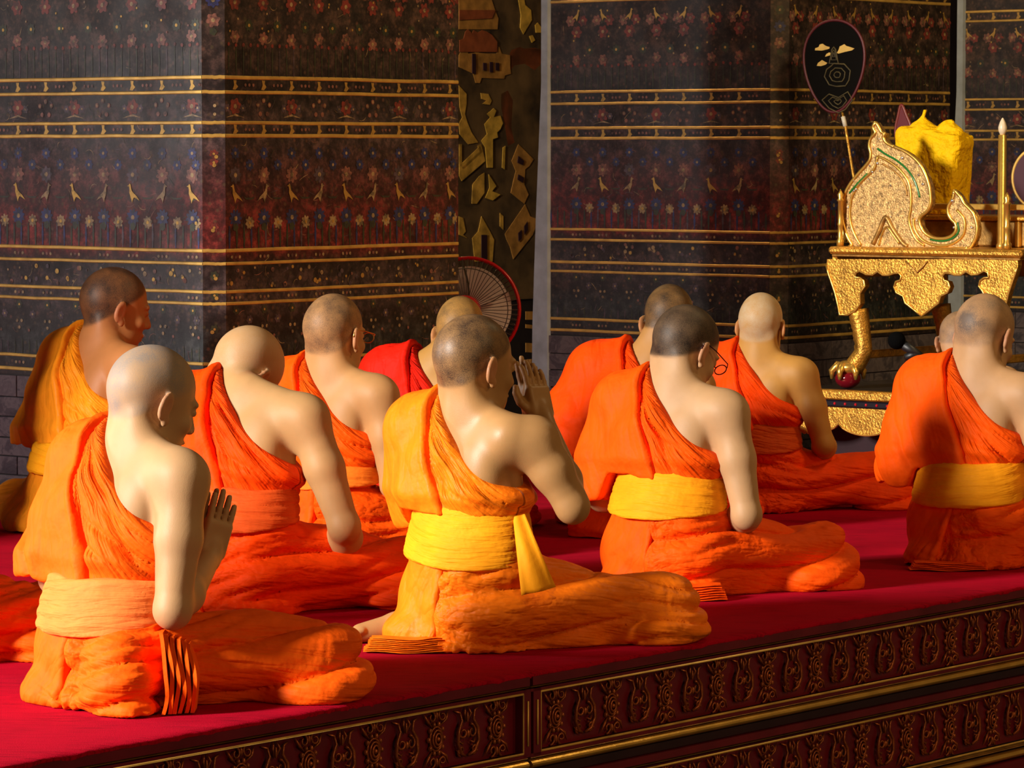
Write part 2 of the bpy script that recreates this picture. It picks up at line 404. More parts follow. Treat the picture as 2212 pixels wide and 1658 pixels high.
def pillar(name, P0, lenL, lenR, label, birds_dir=1):
    """P0: corner where the left face (normal -D1) starts; a small chamfer, then the right face (normal -D2)"""
    rng = random.Random(name + label)
    root = empty(name, (float(P0[0]), float(P0[1]), 0)); tag(root, label, kind='structure')
    P0 = np.zeros(3); ch = np.array([.081, .0086, 0])
    A = P0; Bp = P0 + ch; Cc = Bp + D1 * lenR; Dd = Cc + D1 * .045 + D2 * .06; Ee = Dd + D2 * (lenL - .05); Ff = A + D2 * (lenL) + D1 * .09 + D2 * .03; Gg = A + D2 * lenL
    poly = [A, Bp, Cc, Dd, Ee, Ff, Gg]
    Z0, Z1 = .475, 4.2
    vs = [tuple(p + np.array([0, 0, Z0])) for p in poly] + [tuple(p + np.array([0, 0, Z1])) for p in poly]
    n = len(poly); fs = [(i, (i + 1) % n, n + (i + 1) % n, n + i) for i in range(n)] + [tuple(range(n))[::-1], tuple(range(n, 2 * n))]
    mesh_obj('shaft', vs, fs, WALLM, root)
    inset = .012
    cen = sum(poly) / n
    lo = [cen + (p - cen) * .985 for p in poly]
    vs = [tuple(p + np.array([0, 0, 0.013])) for p in lo] + [tuple(p + np.array([0, 0, Z0])) for p in lo]
    mesh_obj('base_core', vs, fs, LACQ_D, root)
    faces = [(Gg, -D2, lenL, -D1), (A, ch / np.linalg.norm(ch), np.linalg.norm(ch), None), (Bp, D1, lenR, -D2)]
    # gold bands: one per painted line
    for zi, z in enumerate(LINES):
        mb = MB()
        path = [Gg, A, Bp, Cc]
        h = .0062 + rng.uniform(-.0004, .0006); e = .0022
        K = 9
        for (q, r_) in zip(path[:-1], path[1:]):
            t = (r_ - q) / np.linalg.norm(r_ - q); nn = np.array([t[1], -t[0], 0])
            if np.dot(nn, -D1 - D2) < 0: nn = -nn
            pts = []
            for k in range(K + 1):
                p = q + (r_ - q) * k / K; w = rng.uniform(-.0012, .0012) if 0 < k < K else 0
                pts += [p + nn * 0 + np.array([0, 0, z - h + w]), p + nn * e + np.array([0, 0, z - h * .6 + w]), p + nn * e + np.array([0, 0, z + h * .6 + w]), p + np.array([0, 0, z + h + w])]
            f2 = []
            for k in range(K):
                for j in range(3): f2.append((k * 4 + j, (k + 1) * 4 + j, (k + 1) * 4 + j + 1, k * 4 + j + 1))
            mb.add(pts, f2)
        mb.build('gold_band', GOLD_P, root)
    # painted decoration, flat print on each face
    for fi, (O, e, L, nrm) in enumerate(faces):
        if nrm is None: nrm = np.array([e[1], -e[0], 0.])
        mb = MB()
        def P(u, z, d=.0012): return O + e * u + nrm * d + np.array([0, 0, z])
        def poly_(pts, m, d=.0012): mb.add([P(u, z, d) for u, z in pts], [tuple(range(len(pts)))], m)
        def disc(u, z, r, m, d=.0018, n_=8, sq=1): poly_([(u + r * math.cos(6.283 * k / n_), z + r * sq * math.sin(6.283 * k / n_)) for k in range(n_)], m, d)
        def flower(u, z, r, m, c, petals=6):
            pts = []
            ph = rng.random()
            for k in range(petals * 4):
                a = 6.283 * k / (petals * 4) + ph; q = abs(math.cos(a * petals / 2 - ph)) ; rr = r * 1.22 * (.62 + .38 * q); pts.append((u + rr * math.cos(a), z + rr * math.sin(a)))
            poly_(pts, m); disc(u, z, r * .33, c, .002)
        def bird(u, z, s, fl, m=G_):
            poly_([(u + fl * a * s, z + b * s) for a, b in (BIRD if fl > 0 else BIRD[::-1])], m, .0022)
        if fi == 1:
            u = L / 2
            flower(u, 1.83, .022, B_, C_, 8); flower(u, 1.76, .022, K_, C_, 6); disc(u, 1.72, .015, E_, n_=5); flower(u, 1.90, .018, E_, C_)
            for z in (1.46, 1.43): disc(u + .004, z, .006, C_)
            for z, c in ((1.28, G_), (1.25, G_), (1.02, G_), (.85, G_), (.78, G_), (.66, G_)): disc(u + rng.uniform(-.01, .01), z, .007, c); flower(u, z + .01, .014, R_ if z > .9 else E_, G_)
        else:
            step = .148; k = int(L / step); off = (L - k * step) / 2
            dim = 1
            for i in range(k + 1):
                u = off + i * step
                inr = lambda q, r=.03: r < q < L - r
                if inr(u):
                    # borders
                    for zb in (1.534, 1.377, 1.986):
                        poly_([(u - .012, zb - .016), (u + .002, zb - .018), (u + .016, zb - .006), (u + .006, zb + .004), (u + .008, zb + .016), (u - .008, zb + .017), (u - .004, zb)], G_)
                        for q in (-.02, 0, .02): disc(min(max(u + .074 + q, .01), L - .01), zb, .006, K_)
                    # top field
                    flower(u, 1.70 + rng.uniform(-.008, .008), .021, K_, C_)
                    flower(u + .0, 1.825, .025, R_, C_); flower(max(u - .035, .02), 1.875, .022, K_, C_); flower(min(u + .035, L - .02), 1.875, .022, R_, C_)
                    bird(u, 1.90, .028, 1 if i % 2 else -1)
                    for q in range(4): disc(min(max(u + rng.uniform(-.06, .06), .01), L - .01), rng.uniform(1.72, 1.95), .0045, rng.choice([C_, K_, G_]))
                    flower(min(u + .074, L - .03), 1.745, .019, E_, G_, 8)
                    # middle band
                    if i % 2: [disc(u + a, 1.452 + b, .009, K_) for a, b in ((0, .028), (-.03, .012), (.03, .012), (-.018, -.02), (.018, -.02))]; [disc(u + a, 1.452 + b, .0045, C_, .0024) for a, b in ((0, .028), (-.03, .012), (.03, .012))]
                    else:
                        flower(u, 1.458, .026, R_, C_); flower(u - .04, 1.452, .013, V_, C_); flower(min(u + .04, L - .02), 1.452, .013, V_, C_)
                        poly_([(u - .05, 1.418), (u, 1.432), (u + .05, 1.418), (u, 1.424)], C_)
                    # red field
                    flower(u, 1.292, .019, B_, C_, 8); flower(min(u + .074, L - .03), 1.25, .018, B_, C_, 8); flower(u, 1.215, .026, K_ if i % 3 else V_, C_, 8)
                    bird(u, 1.150, .036, 1 if i % 2 else -1, C_ if i % 2 else G_)
                    poly_([(u + .04, 1.14), (u + .055, 1.128), (u + .09, 1.128), (u + .105, 1.14), (u + .09, 1.134), (u + .055, 1.134)] if u + .105 < L else [(u - .02, 1.13), (u + .0, 1.12), (u + .02, 1.13)], E_)
                    flower(u, 1.062, .027, B_, C_, 10); flower(min(u + .074, L - .03), 1.045, .020, C_, G_, 8)
                    disc(u, 1.03, .016, E_, .0014, 5)
                    # borders lower
                    for zb in (.925, .781, .521): [disc(min(u + a, L - .01), zb, .006, C_ if a else K_) for a in (-.02, 0, .02)]
                    for q in range(7): disc(min(max(u + rng.uniform(-.06, .06), .01), L - .01), rng.uniform(.815, .885), rng.uniform(.004, .010), rng.choice([G_, K_, C_, V_]))
                    for a, b in ((-.012, .675), (.012, .675), (0, .65)): disc(u + a, b, .0065, C_, .002)
                    flower(min(u + .07, L - .03), .70, .014, V_, C_); flower(u, .735, .014, E_, G_)
                    disc(min(u + .05, L - .02), .64, .006, K_)
                # thin painted tendrils
            for q in range(int(L * 190)):
                u = rng.uniform(.02, L - .02); z = rng.choice([rng.uniform(1.58, 1.95), rng.uniform(.97, 1.34), rng.uniform(.97, 1.34), rng.uniform(1.41, 1.5), rng.uniform(.56, .75), rng.uniform(.81, .9)])
                a = rng.uniform(0, 6.28); cv = rng.uniform(-.35, .35); ln = rng.uniform(.006, .013); top_ = []; bot = []
                uu, zz = u, z
                for j in range(5):
                    wd = .0011 * (1.2 - abs(j - 2) * .3); nx, nz = -math.sin(a), math.cos(a)
                    top_.append((uu + nx * wd, zz + nz * wd)); bot.append((uu - nx * wd, zz - nz * wd)); uu += math.cos(a) * ln; zz += math.sin(a) * ln; a += cv + .25
                if 0.005 < min(p[0] for p in top_ + bot) and max(p[0] for p in top_ + bot) < L - .005: poly_(bot + top_[::-1], rng.choice([E_, C_, V_, V_, K_, E_] if z < 1.4 else [E_, C_, V_, E_]), .0010)
            # leafy tufts
            m_ = int(L / .037)
            for i in range(m_):
                u = (i + .5) * L / m_
                for (za, zb, cc, wd) in ((1.566, 1.665, E_, .0035), (.955, 1.035, B_ if i % 3 == 0 else E_, .0055), (.553, .60, E_, .003)):
                    top = zb + rng.uniform(-.008, .01)
                    poly_([(u - wd * .4, za), (u + wd * .4, za), (u + wd, (za + top) / 2), (u + wd * .5, top), (u - wd * .5, top), (u - wd, (za + top) / 2)], cc if rng.random() < .8 else V_)
                disc(u, 1.675 + rng.uniform(-.004, .004), .0075, R_, .0016, 6)
        st = mb.build('painted_flowers', DECALS, root, recalc=False); st['kind'] = 'stuff'
    # marble slabs on the lower part, course by course
    courses = [(.470, .392), (.389, .318), (.314, .240), (.236, .172), (.168, .102), (.098, .052), (.048, .014)]
    for fi, (O, e, L, nrm) in enumerate(faces):
        if nrm is None: nrm = np.array([e[1], -e[0], 0.])
        for ci, (za, zb) in enumerate(courses):
            if fi == 1: cuts = [0, L]
            else:
                cuts = [0]; u = .18 if ci % 2 else .33
                while u < L - .08: cuts.append(u); u += rng.uniform(.28, .36)
                cuts.append(L)
            for a, b in zip(cuts[:-1], cuts[1:]):
                d = .006 + rng.uniform(-.001, .001); mid = O + e * (a + b) / 2 + nrm * (d - .016) + np.array([0, 0, (za + zb) / 2])
                M = np.array([[e[0], nrm[0], 0], [e[1], nrm[1], 0], [0, 0, 1.]])
                q = MB(); q.box(mid, ((b - a) / 2 - .0015, .016, (za - zb) / 2), M, 0, .0015); q.build('marble_slab', MARBLE, root)
    # far left chamfer, daylight painted in its colour, a little wider at the foot
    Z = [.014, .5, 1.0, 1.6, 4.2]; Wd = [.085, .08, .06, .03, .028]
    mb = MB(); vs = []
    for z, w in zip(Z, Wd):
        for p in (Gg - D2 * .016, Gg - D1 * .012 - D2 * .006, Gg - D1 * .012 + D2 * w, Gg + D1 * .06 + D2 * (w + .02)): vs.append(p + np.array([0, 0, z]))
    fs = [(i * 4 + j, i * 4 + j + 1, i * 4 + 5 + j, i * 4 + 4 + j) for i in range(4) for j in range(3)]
    mb.add(vs, fs); mb.build('glint_strip', STRIP, root)
    return root


p1 = at(437, 400, 13.1); p2 = at(1663, 400, 15.9)
p3 = p2 + (p2 - p1)
pillar('pillar', p1 - (p2 - p1) + np.array([-.16, .02, 0]), 1.28, 1.28, 'pillar outside the left frame edge that shades the nearest painted pillar')
pillar('pillar', p1, 1.28, 1.285, 'nearest square pillar on the left, painted with flowers between gold lines')
pillar('pillar', p2, 1.215, 1.28, 'second square pillar right of the gap, behind the gilded table')
C3 = at(2078, 400, 19.2) - D2 * 1.25
pillar('pillar', C3, 1.25, 1.2, 'farthest pillar at the right edge, mostly hidden by the yellow cushion')

# gilded mural on the back wall, seen through the gap between the pillars
nW = D2
WF = WB + D2 * .015


def wpt(px, py, d=.004):
    p = on_plane(px, py, WF, nW); return p - D2 * d


mur = empty('painted_mural'); tag(mur, 'dark mural of small gilded temple buildings in the gap between the first two pillars', 'mural')
c = on_plane(1080, 330, WF, nW)
mb = MB(); mb.box(c * np.array([1, 1, 0]) + np.array([0, 0, 1.6]) + D2 * .0, (.55, .008, 1.15), Mw)
mb.build('backing', simple('mural_ground', (.075, .040, .012), .55, 0, 5, .95), mur)


def mural_poly(name, polys, mat, d=.012):
    mb = MB()
    for pl in polys:
        p2_ = [(x, y) for x, y in pl]
        vs = [wpt(x, y, d) for x, y in p2_] + [wpt(x, y, d - .003) for x, y in p2_]
        n = len(p2_); mb.add(vs, [tuple(range(n)), tuple(range(2 * n - 1, n - 1, -1))] + [(i, n + i, n + (i + 1) % n, (i + 1) % n) for i in range(n)])
    return mb.build(name, mat, mur, recalc=True)


Z5 = lambda pts: [(950 + x / 2.7625, y / 2.7625) for x, y in pts]
MG = simple('mural_gilt', (.60, .32, .045), .45, .4, 16, .55); MO = simple('mural_ochre', (.38, .17, .03), .5, .2, 14, .5); MR = simple('mural_red', (.22, .05, .012), .5, 0, 14, .4)
MY = simple('mural_yellow', (.70, .40, .05), .45, .4, 16, .4)
# palace at the top left
mural_poly('palace', [Z5(p) for p in ([(105, 0), (300, 0), (320, 60), (340, 110), (335, 175), (105, 175)],
    [(105, 330), (120, 300), (150, 290), (160, 320), (200, 315), (210, 270), (225, 315), (270, 320), (330, 320), (345, 280), (360, 320), (410, 330), (410, 400), (415, 440), (380, 450), (375, 470), (240, 465), (230, 495), (205, 495), (190, 440), (105, 400)])], MO)
mural_poly('palace_roof', [Z5(p) for p in ([(140, 190), (155, 175), (180, 200), (190, 180), (215, 195), (240, 180), (270, 190), (300, 210), (330, 250), (330, 310), (105, 310), (105, 240), (130, 230)],
    [(105, 60), (320, 60), (300, 110), (105, 120)])], MR, .016)
for p in ([(180, 320), (200, 320), (200, 440), (180, 440)], [(245, 375), (265, 375), (265, 420), (245, 420)], [(285, 370), (303, 370), (303, 430), (285, 430)], [(320, 375), (340, 375), (340, 420), (320, 420)]): mural_poly('palace_window', [Z5(p)], LACQ_D, .018)
mural_poly('figure', [Z5(p) for p in ([(460, 0), (495, 0), (500, 30), (535, 60), (540, 120), (510, 170), (490, 205), (470, 165), (475, 90)],
    [(560, 150), (575, 135), (590, 155), (600, 170), (600, 195), (565, 195)], [(525, 215), (545, 210), (560, 240), (540, 255)])], MY)
mural_poly('cliff', [Z5(p) for p in ([(420, 300), (470, 280), (500, 290), (560, 285), (620, 300), (640, 350), (600, 380), (560, 420), (530, 400), (500, 380), (440, 390), (400, 440), (380, 400)],
    [(360, 560), (400, 540), (430, 600), (420, 760), (440, 850), (400, 870), (380, 740), (360, 640)])], MR, .008)
mural_poly('path', [Z5(p) for p in ([(105, 510), (150, 560), (150, 620), (140, 680), (155, 730), (180, 790), (220, 850), (160, 860), (110, 800), (105, 740), (125, 700), (110, 640)],
    [(235, 555), (280, 560), (300, 600), (290, 625), (245, 620), (270, 600), (240, 590)])], MG)
# tilted courtyard frames
mural_poly('courtyard', [Z5(p) for p in ([(105, 860), (120, 860), (120, 1000), (225, 905), (215, 870), (235, 860), (260, 960), (120, 1080), (105, 1050)],
    [(230, 870), (245, 905), (130, 1010), (110, 985)], [(185, 1100), (225, 1050), (255, 1030), (255, 1150), (210, 1215), (180, 1215)])], MG, .014)
mural_poly('tower', [Z5(p) for p in ([(255, 740), (290, 700), (270, 680), (310, 645), (325, 660), (310, 700), (350, 690), (365, 735), (350, 770), (330, 790), (335, 820), (305, 830), (305, 1000), (270, 1000), (260, 880), (235, 840), (270, 800)],
    [(365, 880), (380, 870), (375, 1010), (360, 1000)], [(280, 1040), (325, 1110), (300, 1140), (350, 1160), (305, 1195), (260, 1180), (285, 1120)])], MY, .015)
mural_poly('pavilion', [Z5(p) for p in ([(420, 960), (460, 860), (550, 950), (525, 990), (500, 1010), (495, 1100), (520, 1160), (495, 1215), (415, 1150), (430, 1080), (445, 1020)],
    [(380, 1395), (500, 1220), (530, 1290), (580, 1310), (545, 1400), (430, 1545), (410, 1470), (390, 1430)])], MO)
for p in ([(455, 930), (490, 960), (480, 985), (450, 970)], [(455, 1040), (490, 1060), (480, 1090), (450, 1070)], [(455, 1390), (475, 1370), (475, 1420), (457, 1440)], [(490, 1350), (510, 1320), (512, 1370), (492, 1400)]): mural_poly('pavilion_opening', [Z5(p)], LACQ_D, .018)
mural_poly('shrine', [Z5(p) for p in ([(185, 1420), (220, 1380), (240, 1290), (262, 1330), (290, 1380), (315, 1430), (305, 1560), (200, 1560)],
    [(105, 1290), (130, 1300), (145, 1380), (130, 1400), (155, 1420), (105, 1400)], [(350, 1270), (370, 1290), (370, 1370), (350, 1350)])], MG)
mural_poly('shrine_door', [Z5(p) for p in ([(235, 1400), (268, 1400), (268, 1560), (235, 1560)],)], LACQ_D, .018)
mural_poly('painted_rail', [[(1130, 672), (1172, 672), (1172, 690), (1130, 690)], [(1130, 700), (1172, 704), (1172, 712), (1130, 708)], [(1130, 740), (1172, 742), (1172, 762), (1130, 760)], [(1140, 775), (1150, 775), (1150, 792), (1140, 792)], [(1158, 775), (1168, 775), (1168, 792), (1158, 792)]], MO, .02)

# ------------------------------------------------------------------ platform: two carved bench sections and the carpet
E0 = on_plane(1140, 1457, (0, 0, 0), np.array([0, 0, 1.]))            # point of the front edge at the joint
E0[2] = 0


def s_at(px):                                        # distance along D1 from E0 for a pixel column, on the front edge
    k = (px - W / 2) / (F * cP - 0)
    # solve (E0x + s d1x) = k' (E0y + s d1y)
    kk = (px - W / 2) / F * 1.0
    kk /= (cP + (H / 2 - 1450) / F * sP)
    return (kk * E0[1] - E0[0]) / (D1[0] - kk * D1[1])


def fp(s, z, d=0.0): return E0 + D1 * s - D2 * d + np.array([0, 0, z])


def bench(sa, sb, label, panels):
    root = empty('platform_bench', tuple(E0 + D1 * sa)); tag(root, label, 'platform', 'carved platform sections')
    off = -(E0 + D1 * sa)
    def Q(s, z, d=0.0): return fp(s, z, d) + off
    def bar(name, mat, z0, z1, d0, d1, rnd=False, a=sa, b=sb):
        mb = MB()
        if rnd:
            n = 8; prof = [(d0 + (d1 - d0) * math.sin(math.pi * k / n), z0 + (z1 - z0) * (.5 - .5 * math.cos(math.pi * k / n))) for k in range(n + 1)]
        else: prof = [(d0, z0), (d1, z0), (d1, z1), (d0, z1)]
        vs = [Q(a, z, d) for d, z in prof] + [Q(b, z, d) for d, z in prof]; n = len(prof)
        mb.add(vs, [(i, i + 1, n + i + 1, n + i) for i in range(n - 1)] + [tuple(range(n)), tuple(range(2 * n - 1, n - 1, -1)), (n - 1, 0, n, 2 * n - 1)])
        return mb.build(name, mat, root, recalc=True)
    # body
    mb = MB(); pts = [(0, -.012), (0, -.62)]
    vs = [Q(sa, -.012, -.03), Q(sb, -.012, -.03), Q(sb, -.012, -7.3), Q(sa, -.012, -7.3), Q(sa, -.62, -.03), Q(sb, -.62, -.03), Q(sb, -.62, -7.3), Q(sa, -.62, -7.3)]
    mb.add(vs, [(0, 1, 2, 3), (4, 7, 6, 5), (0, 4, 5, 1), (1, 5, 6, 2), (2, 6, 7, 3), (3, 7, 4, 0)]); mb.build('bench_body', LACQ_D, root)
    bar('top_cornice', LACQ, -.026, -.004, -.04, .012, False)
    bar('cornice_bead', GOLD_D, -.0345, -.028, -.03, .008, True)
    # tier 1
    zt, zb = -.046, -.196
    bar('upper_rail', LACQ, zt + .003, -.036, -.04, .004)
    bar('lower_rail', LACQ, zb - .012, zb - .003, -.04, .004)
    bar('half_round_molding', GOLD_S, -.238, -.214, -.01, .012, True)
    bar('thin_bead', GOLD_D, -.2115, -.2075, -.01, .006, True)
    bar('step_rail', LACQ_D, -.262, -.240, -.05, -.004)
    bar('second_cornice', LACQ, -.283, -.264, -.05, .010)
    bar('second_bead', GOLD_D, -.292, -.2865, -.03, .006, True)
    bar('lower_half_round', GOLD_S, -.508, -.484, -.01, .012, True)
    bar('lower_thin_bead', GOLD_D, -.478, -.472, -.02, .006, True)
    bar('plinth', LACQ, -.62, -.512, -.04, .02)
    mot = {}
    for (a, b) in panels:
        for (zt, zb, tier) in ((-.046, -.196, 0), (-.300, -.462, 1)):
            # stiles
            for (x0, x1) in ((a - .03, a), (b, b + .03)):
                mb = MB(); vs = []
                for s in (x0, x1):
                    for d, z in ((-.04, zb - .01), (.004, zb - .01), (.004, zt + .01), (-.04, zt + .01)): vs.append(Q(s, z, d))
                mb.add(vs, [(0, 1, 5, 4), (1, 2, 6, 5), (2, 3, 7, 6), (3, 0, 4, 7), (0, 3, 2, 1), (4, 5, 6, 7)]); mb.build('stile', LACQ, root, recalc=True)
            # gold picture-frame moulding
            mb = MB(); r = .0032
            mb.tube([Q(a, zt, .003), Q(b, zt, .003), Q(b, zb, .003), Q(a, zb, .003)], r, 6, 0, True); mb.build('panel_frame', GOLD_P, root, smooth=True)
            mb = MB(); mb.add([Q(a, zt, -.022), Q(b, zt, -.022), Q(b, zb, -.022), Q(a, zb, -.022)], [(3, 2, 1, 0)]); mb.build('panel_back', LACQ, root)
            # carved ornament: rosettes alternating with scroll bouquets
            Lp = b - a - .05; n = max(1, int(round(Lp / .118))); st = Lp / n; hh = (zt - zb)
            for i in range(n):
                s = a + .025 + (i + .5) * st; kind = 'rosette' if i % 2 == 0 else 'scroll'
                key = (kind, tier)
                if key not in mot:
                    mb = MB()
                    L_ = lambda u, z, d: D1 * u - D2 * d + np.array([0, 0, z])
                    def curl(cx, cz, r0, turns, a0, sg, rad=.0032):
                        pts = []; K = int(10 * turns) + 4
                        for k in range(K):
                            t = k / (K - 1); an = a0 + sg * t * turns * 6.283; rr = r0 * (1 - .85 * t)
                            pts.append(L_(cx + rr * math.cos(an), cz + rr * math.sin(an), .006 * math.sin(math.pi * t) + .001))
                        mb.tube(pts, [rad * (1.15 - .7 * k / (K - 1)) for k in range(K)], 5)
                    sc = hh / .15
                    if kind == 'rosette':
                        for rr, d in ((.030, .002), (.022, .006), (.014, .009)):
                            mb.tube([L_(rr * .78 * math.cos(t), rr * sc * math.sin(t), d) for t in np.linspace(0, 6.283, 15)[:-1]], .0030, 5, 0, True)
                        mb.sphere(L_(0, 0, .008), .006, 5)
                        for k in range(10):
                            t = 6.283 * k / 10; mb.sphere(L_(.036 * .8 * math.cos(t), .037 * sc * math.sin(t), .002), (.006, .004, .007), 4)
                        for sg in (-1, 1):
                            curl(sg * .020, .056 * sc, .016, 1.2, math.pi / 2, sg); curl(sg * .020, -.056 * sc, .016, 1.2, -math.pi / 2, -sg)
                            mb.sphere(L_(0, sg * .058 * sc, .003), (.005, .004, .012), 5)
                            mb.tube([L_(sg * .014, .03 * sc, 0), L_(sg * .034, .045 * sc, .005), L_(sg * .046, .066 * sc, .002)], [.002, .004, .001], 5)
                            mb.tube([L_(sg * .014, -.03 * sc, 0), L_(sg * .034, -.045 * sc, .005), L_(sg * .046, -.066 * sc, .002)], [.002, .004, .001], 5)
                    else:
                        for sg in (-1, 1):
                            # big lyre arms with inner curls
                            mb.tube([L_(sg * x, z * sc, d) for x, z, d in ((.006, -.055, .002), (.026, -.046, .006), (.040, -.020, .008), (.036, .012, .008), (.022, .034, .006), (.028, .054, .004), (.046, .060, .001))], [.0035, .005, .005, .0045, .004, .0035, .0015], 6)
                            curl(sg * .017, .004, .018, 1.3, math.pi * (.5), -sg, .0036)
                            curl(sg * .024, -.040 * sc, .014, 1.1, -math.pi / 2, sg)
                            for q in range(3):
                                mb.tube([L_(sg * (.010 + .006 * q), (-.018 - .011 * q) * sc, .003), L_(sg * (.022 + .006 * q), (-.024 - .011 * q) * sc, .007), L_(sg * (.034 + .003 * q), (-.012 - .012 * q) * sc, .002)], [.001, .003, .001], 5)
                            mb.tube([L_(sg * .004, .03 * sc, .002), L_(sg * .012, .05 * sc, .006), L_(sg * .004, .068 * sc, .002)], [.002, .004, .001], 5)
                        mb.sphere(L_(0, .0, .006), (.006, .004, .010), 5); mb.sphere(L_(0, .04 * sc, .005), (.004, .004, .014), 5)
                    src = mb.build(kind, GOLD_R, root, smooth=True)
                    mot[key] = src; src.location = Q(s, (zt + zb) / 2, -.018)
                else:
                    o = share(kind, mot[key], root); o.location = Q(s, (zt + zb) / 2, -.018)
        # little gold rods on the stiles
        for s in (a - .016, b + .016):
            mb = MB(); mb.tube([Q(s, -.065, .006), Q(s, -.178, .006)], .0028, 6); mb.build('gilt_rod', GOLD_P, root, smooth=True)
    return root


GOLD_R = simple('carving_gilt_red', (.34, .085, .020), .33, .45, 30, .6, .3, 90)
sj = 0.0
sL = s_at(-420); sR = s_at(2290)
bench(sL, -.006, 'front left carved section of the red and gold platform, under the front monk', [(sL + .05, s_at(1128))])
bench(.006, sR, 'front right carved section of the red and gold platform, right of the dark joint', [(s_at(1166), sR - .05)])
# carpet with a slightly ragged front edge
rng = random.Random(3)
mb = MB(); ns = 420; s0, s1 = sL, sR + 3.0; rows = [(.010, -.006), (.012, .0015), (.004, .0055), (-.02, .008), (-.25, .008), (-1, .008), (-2, .008), (-3.2, .008), (-4.6, .008), (-7.3, .008)]
vs = []
rag = 0; ragz = 0
for i in range(ns + 1):
    s = s0 + (s1 - s0) * i / ns
    rag = rag * .6 + rng.uniform(-.004, .004); ragz = ragz * .5 + rng.uniform(-.0022, .0022)
    for j, (d, z) in enumerate(rows):
        dd = d + (rag if j < 3 else 0); zz = z + (ragz if j < 2 else 0) + (.0012 * math.sin(s * 5 + j) if 2 < j < 5 else 0)
        vs.append(fp(s, zz, dd))
R_n = len(rows)
mb.add(vs, [(i * R_n + j, (i + 1) * R_n + j, (i + 1) * R_n + j + 1, i * R_n + j + 1) for i in range(ns) for j in range(R_n - 1)])
o = mb.build('carpet', CARPET, None, smooth=True); tag(o, 'crimson carpet with a frayed edge covering the whole platform', 'carpet')
o.location = (0, 0, 0)

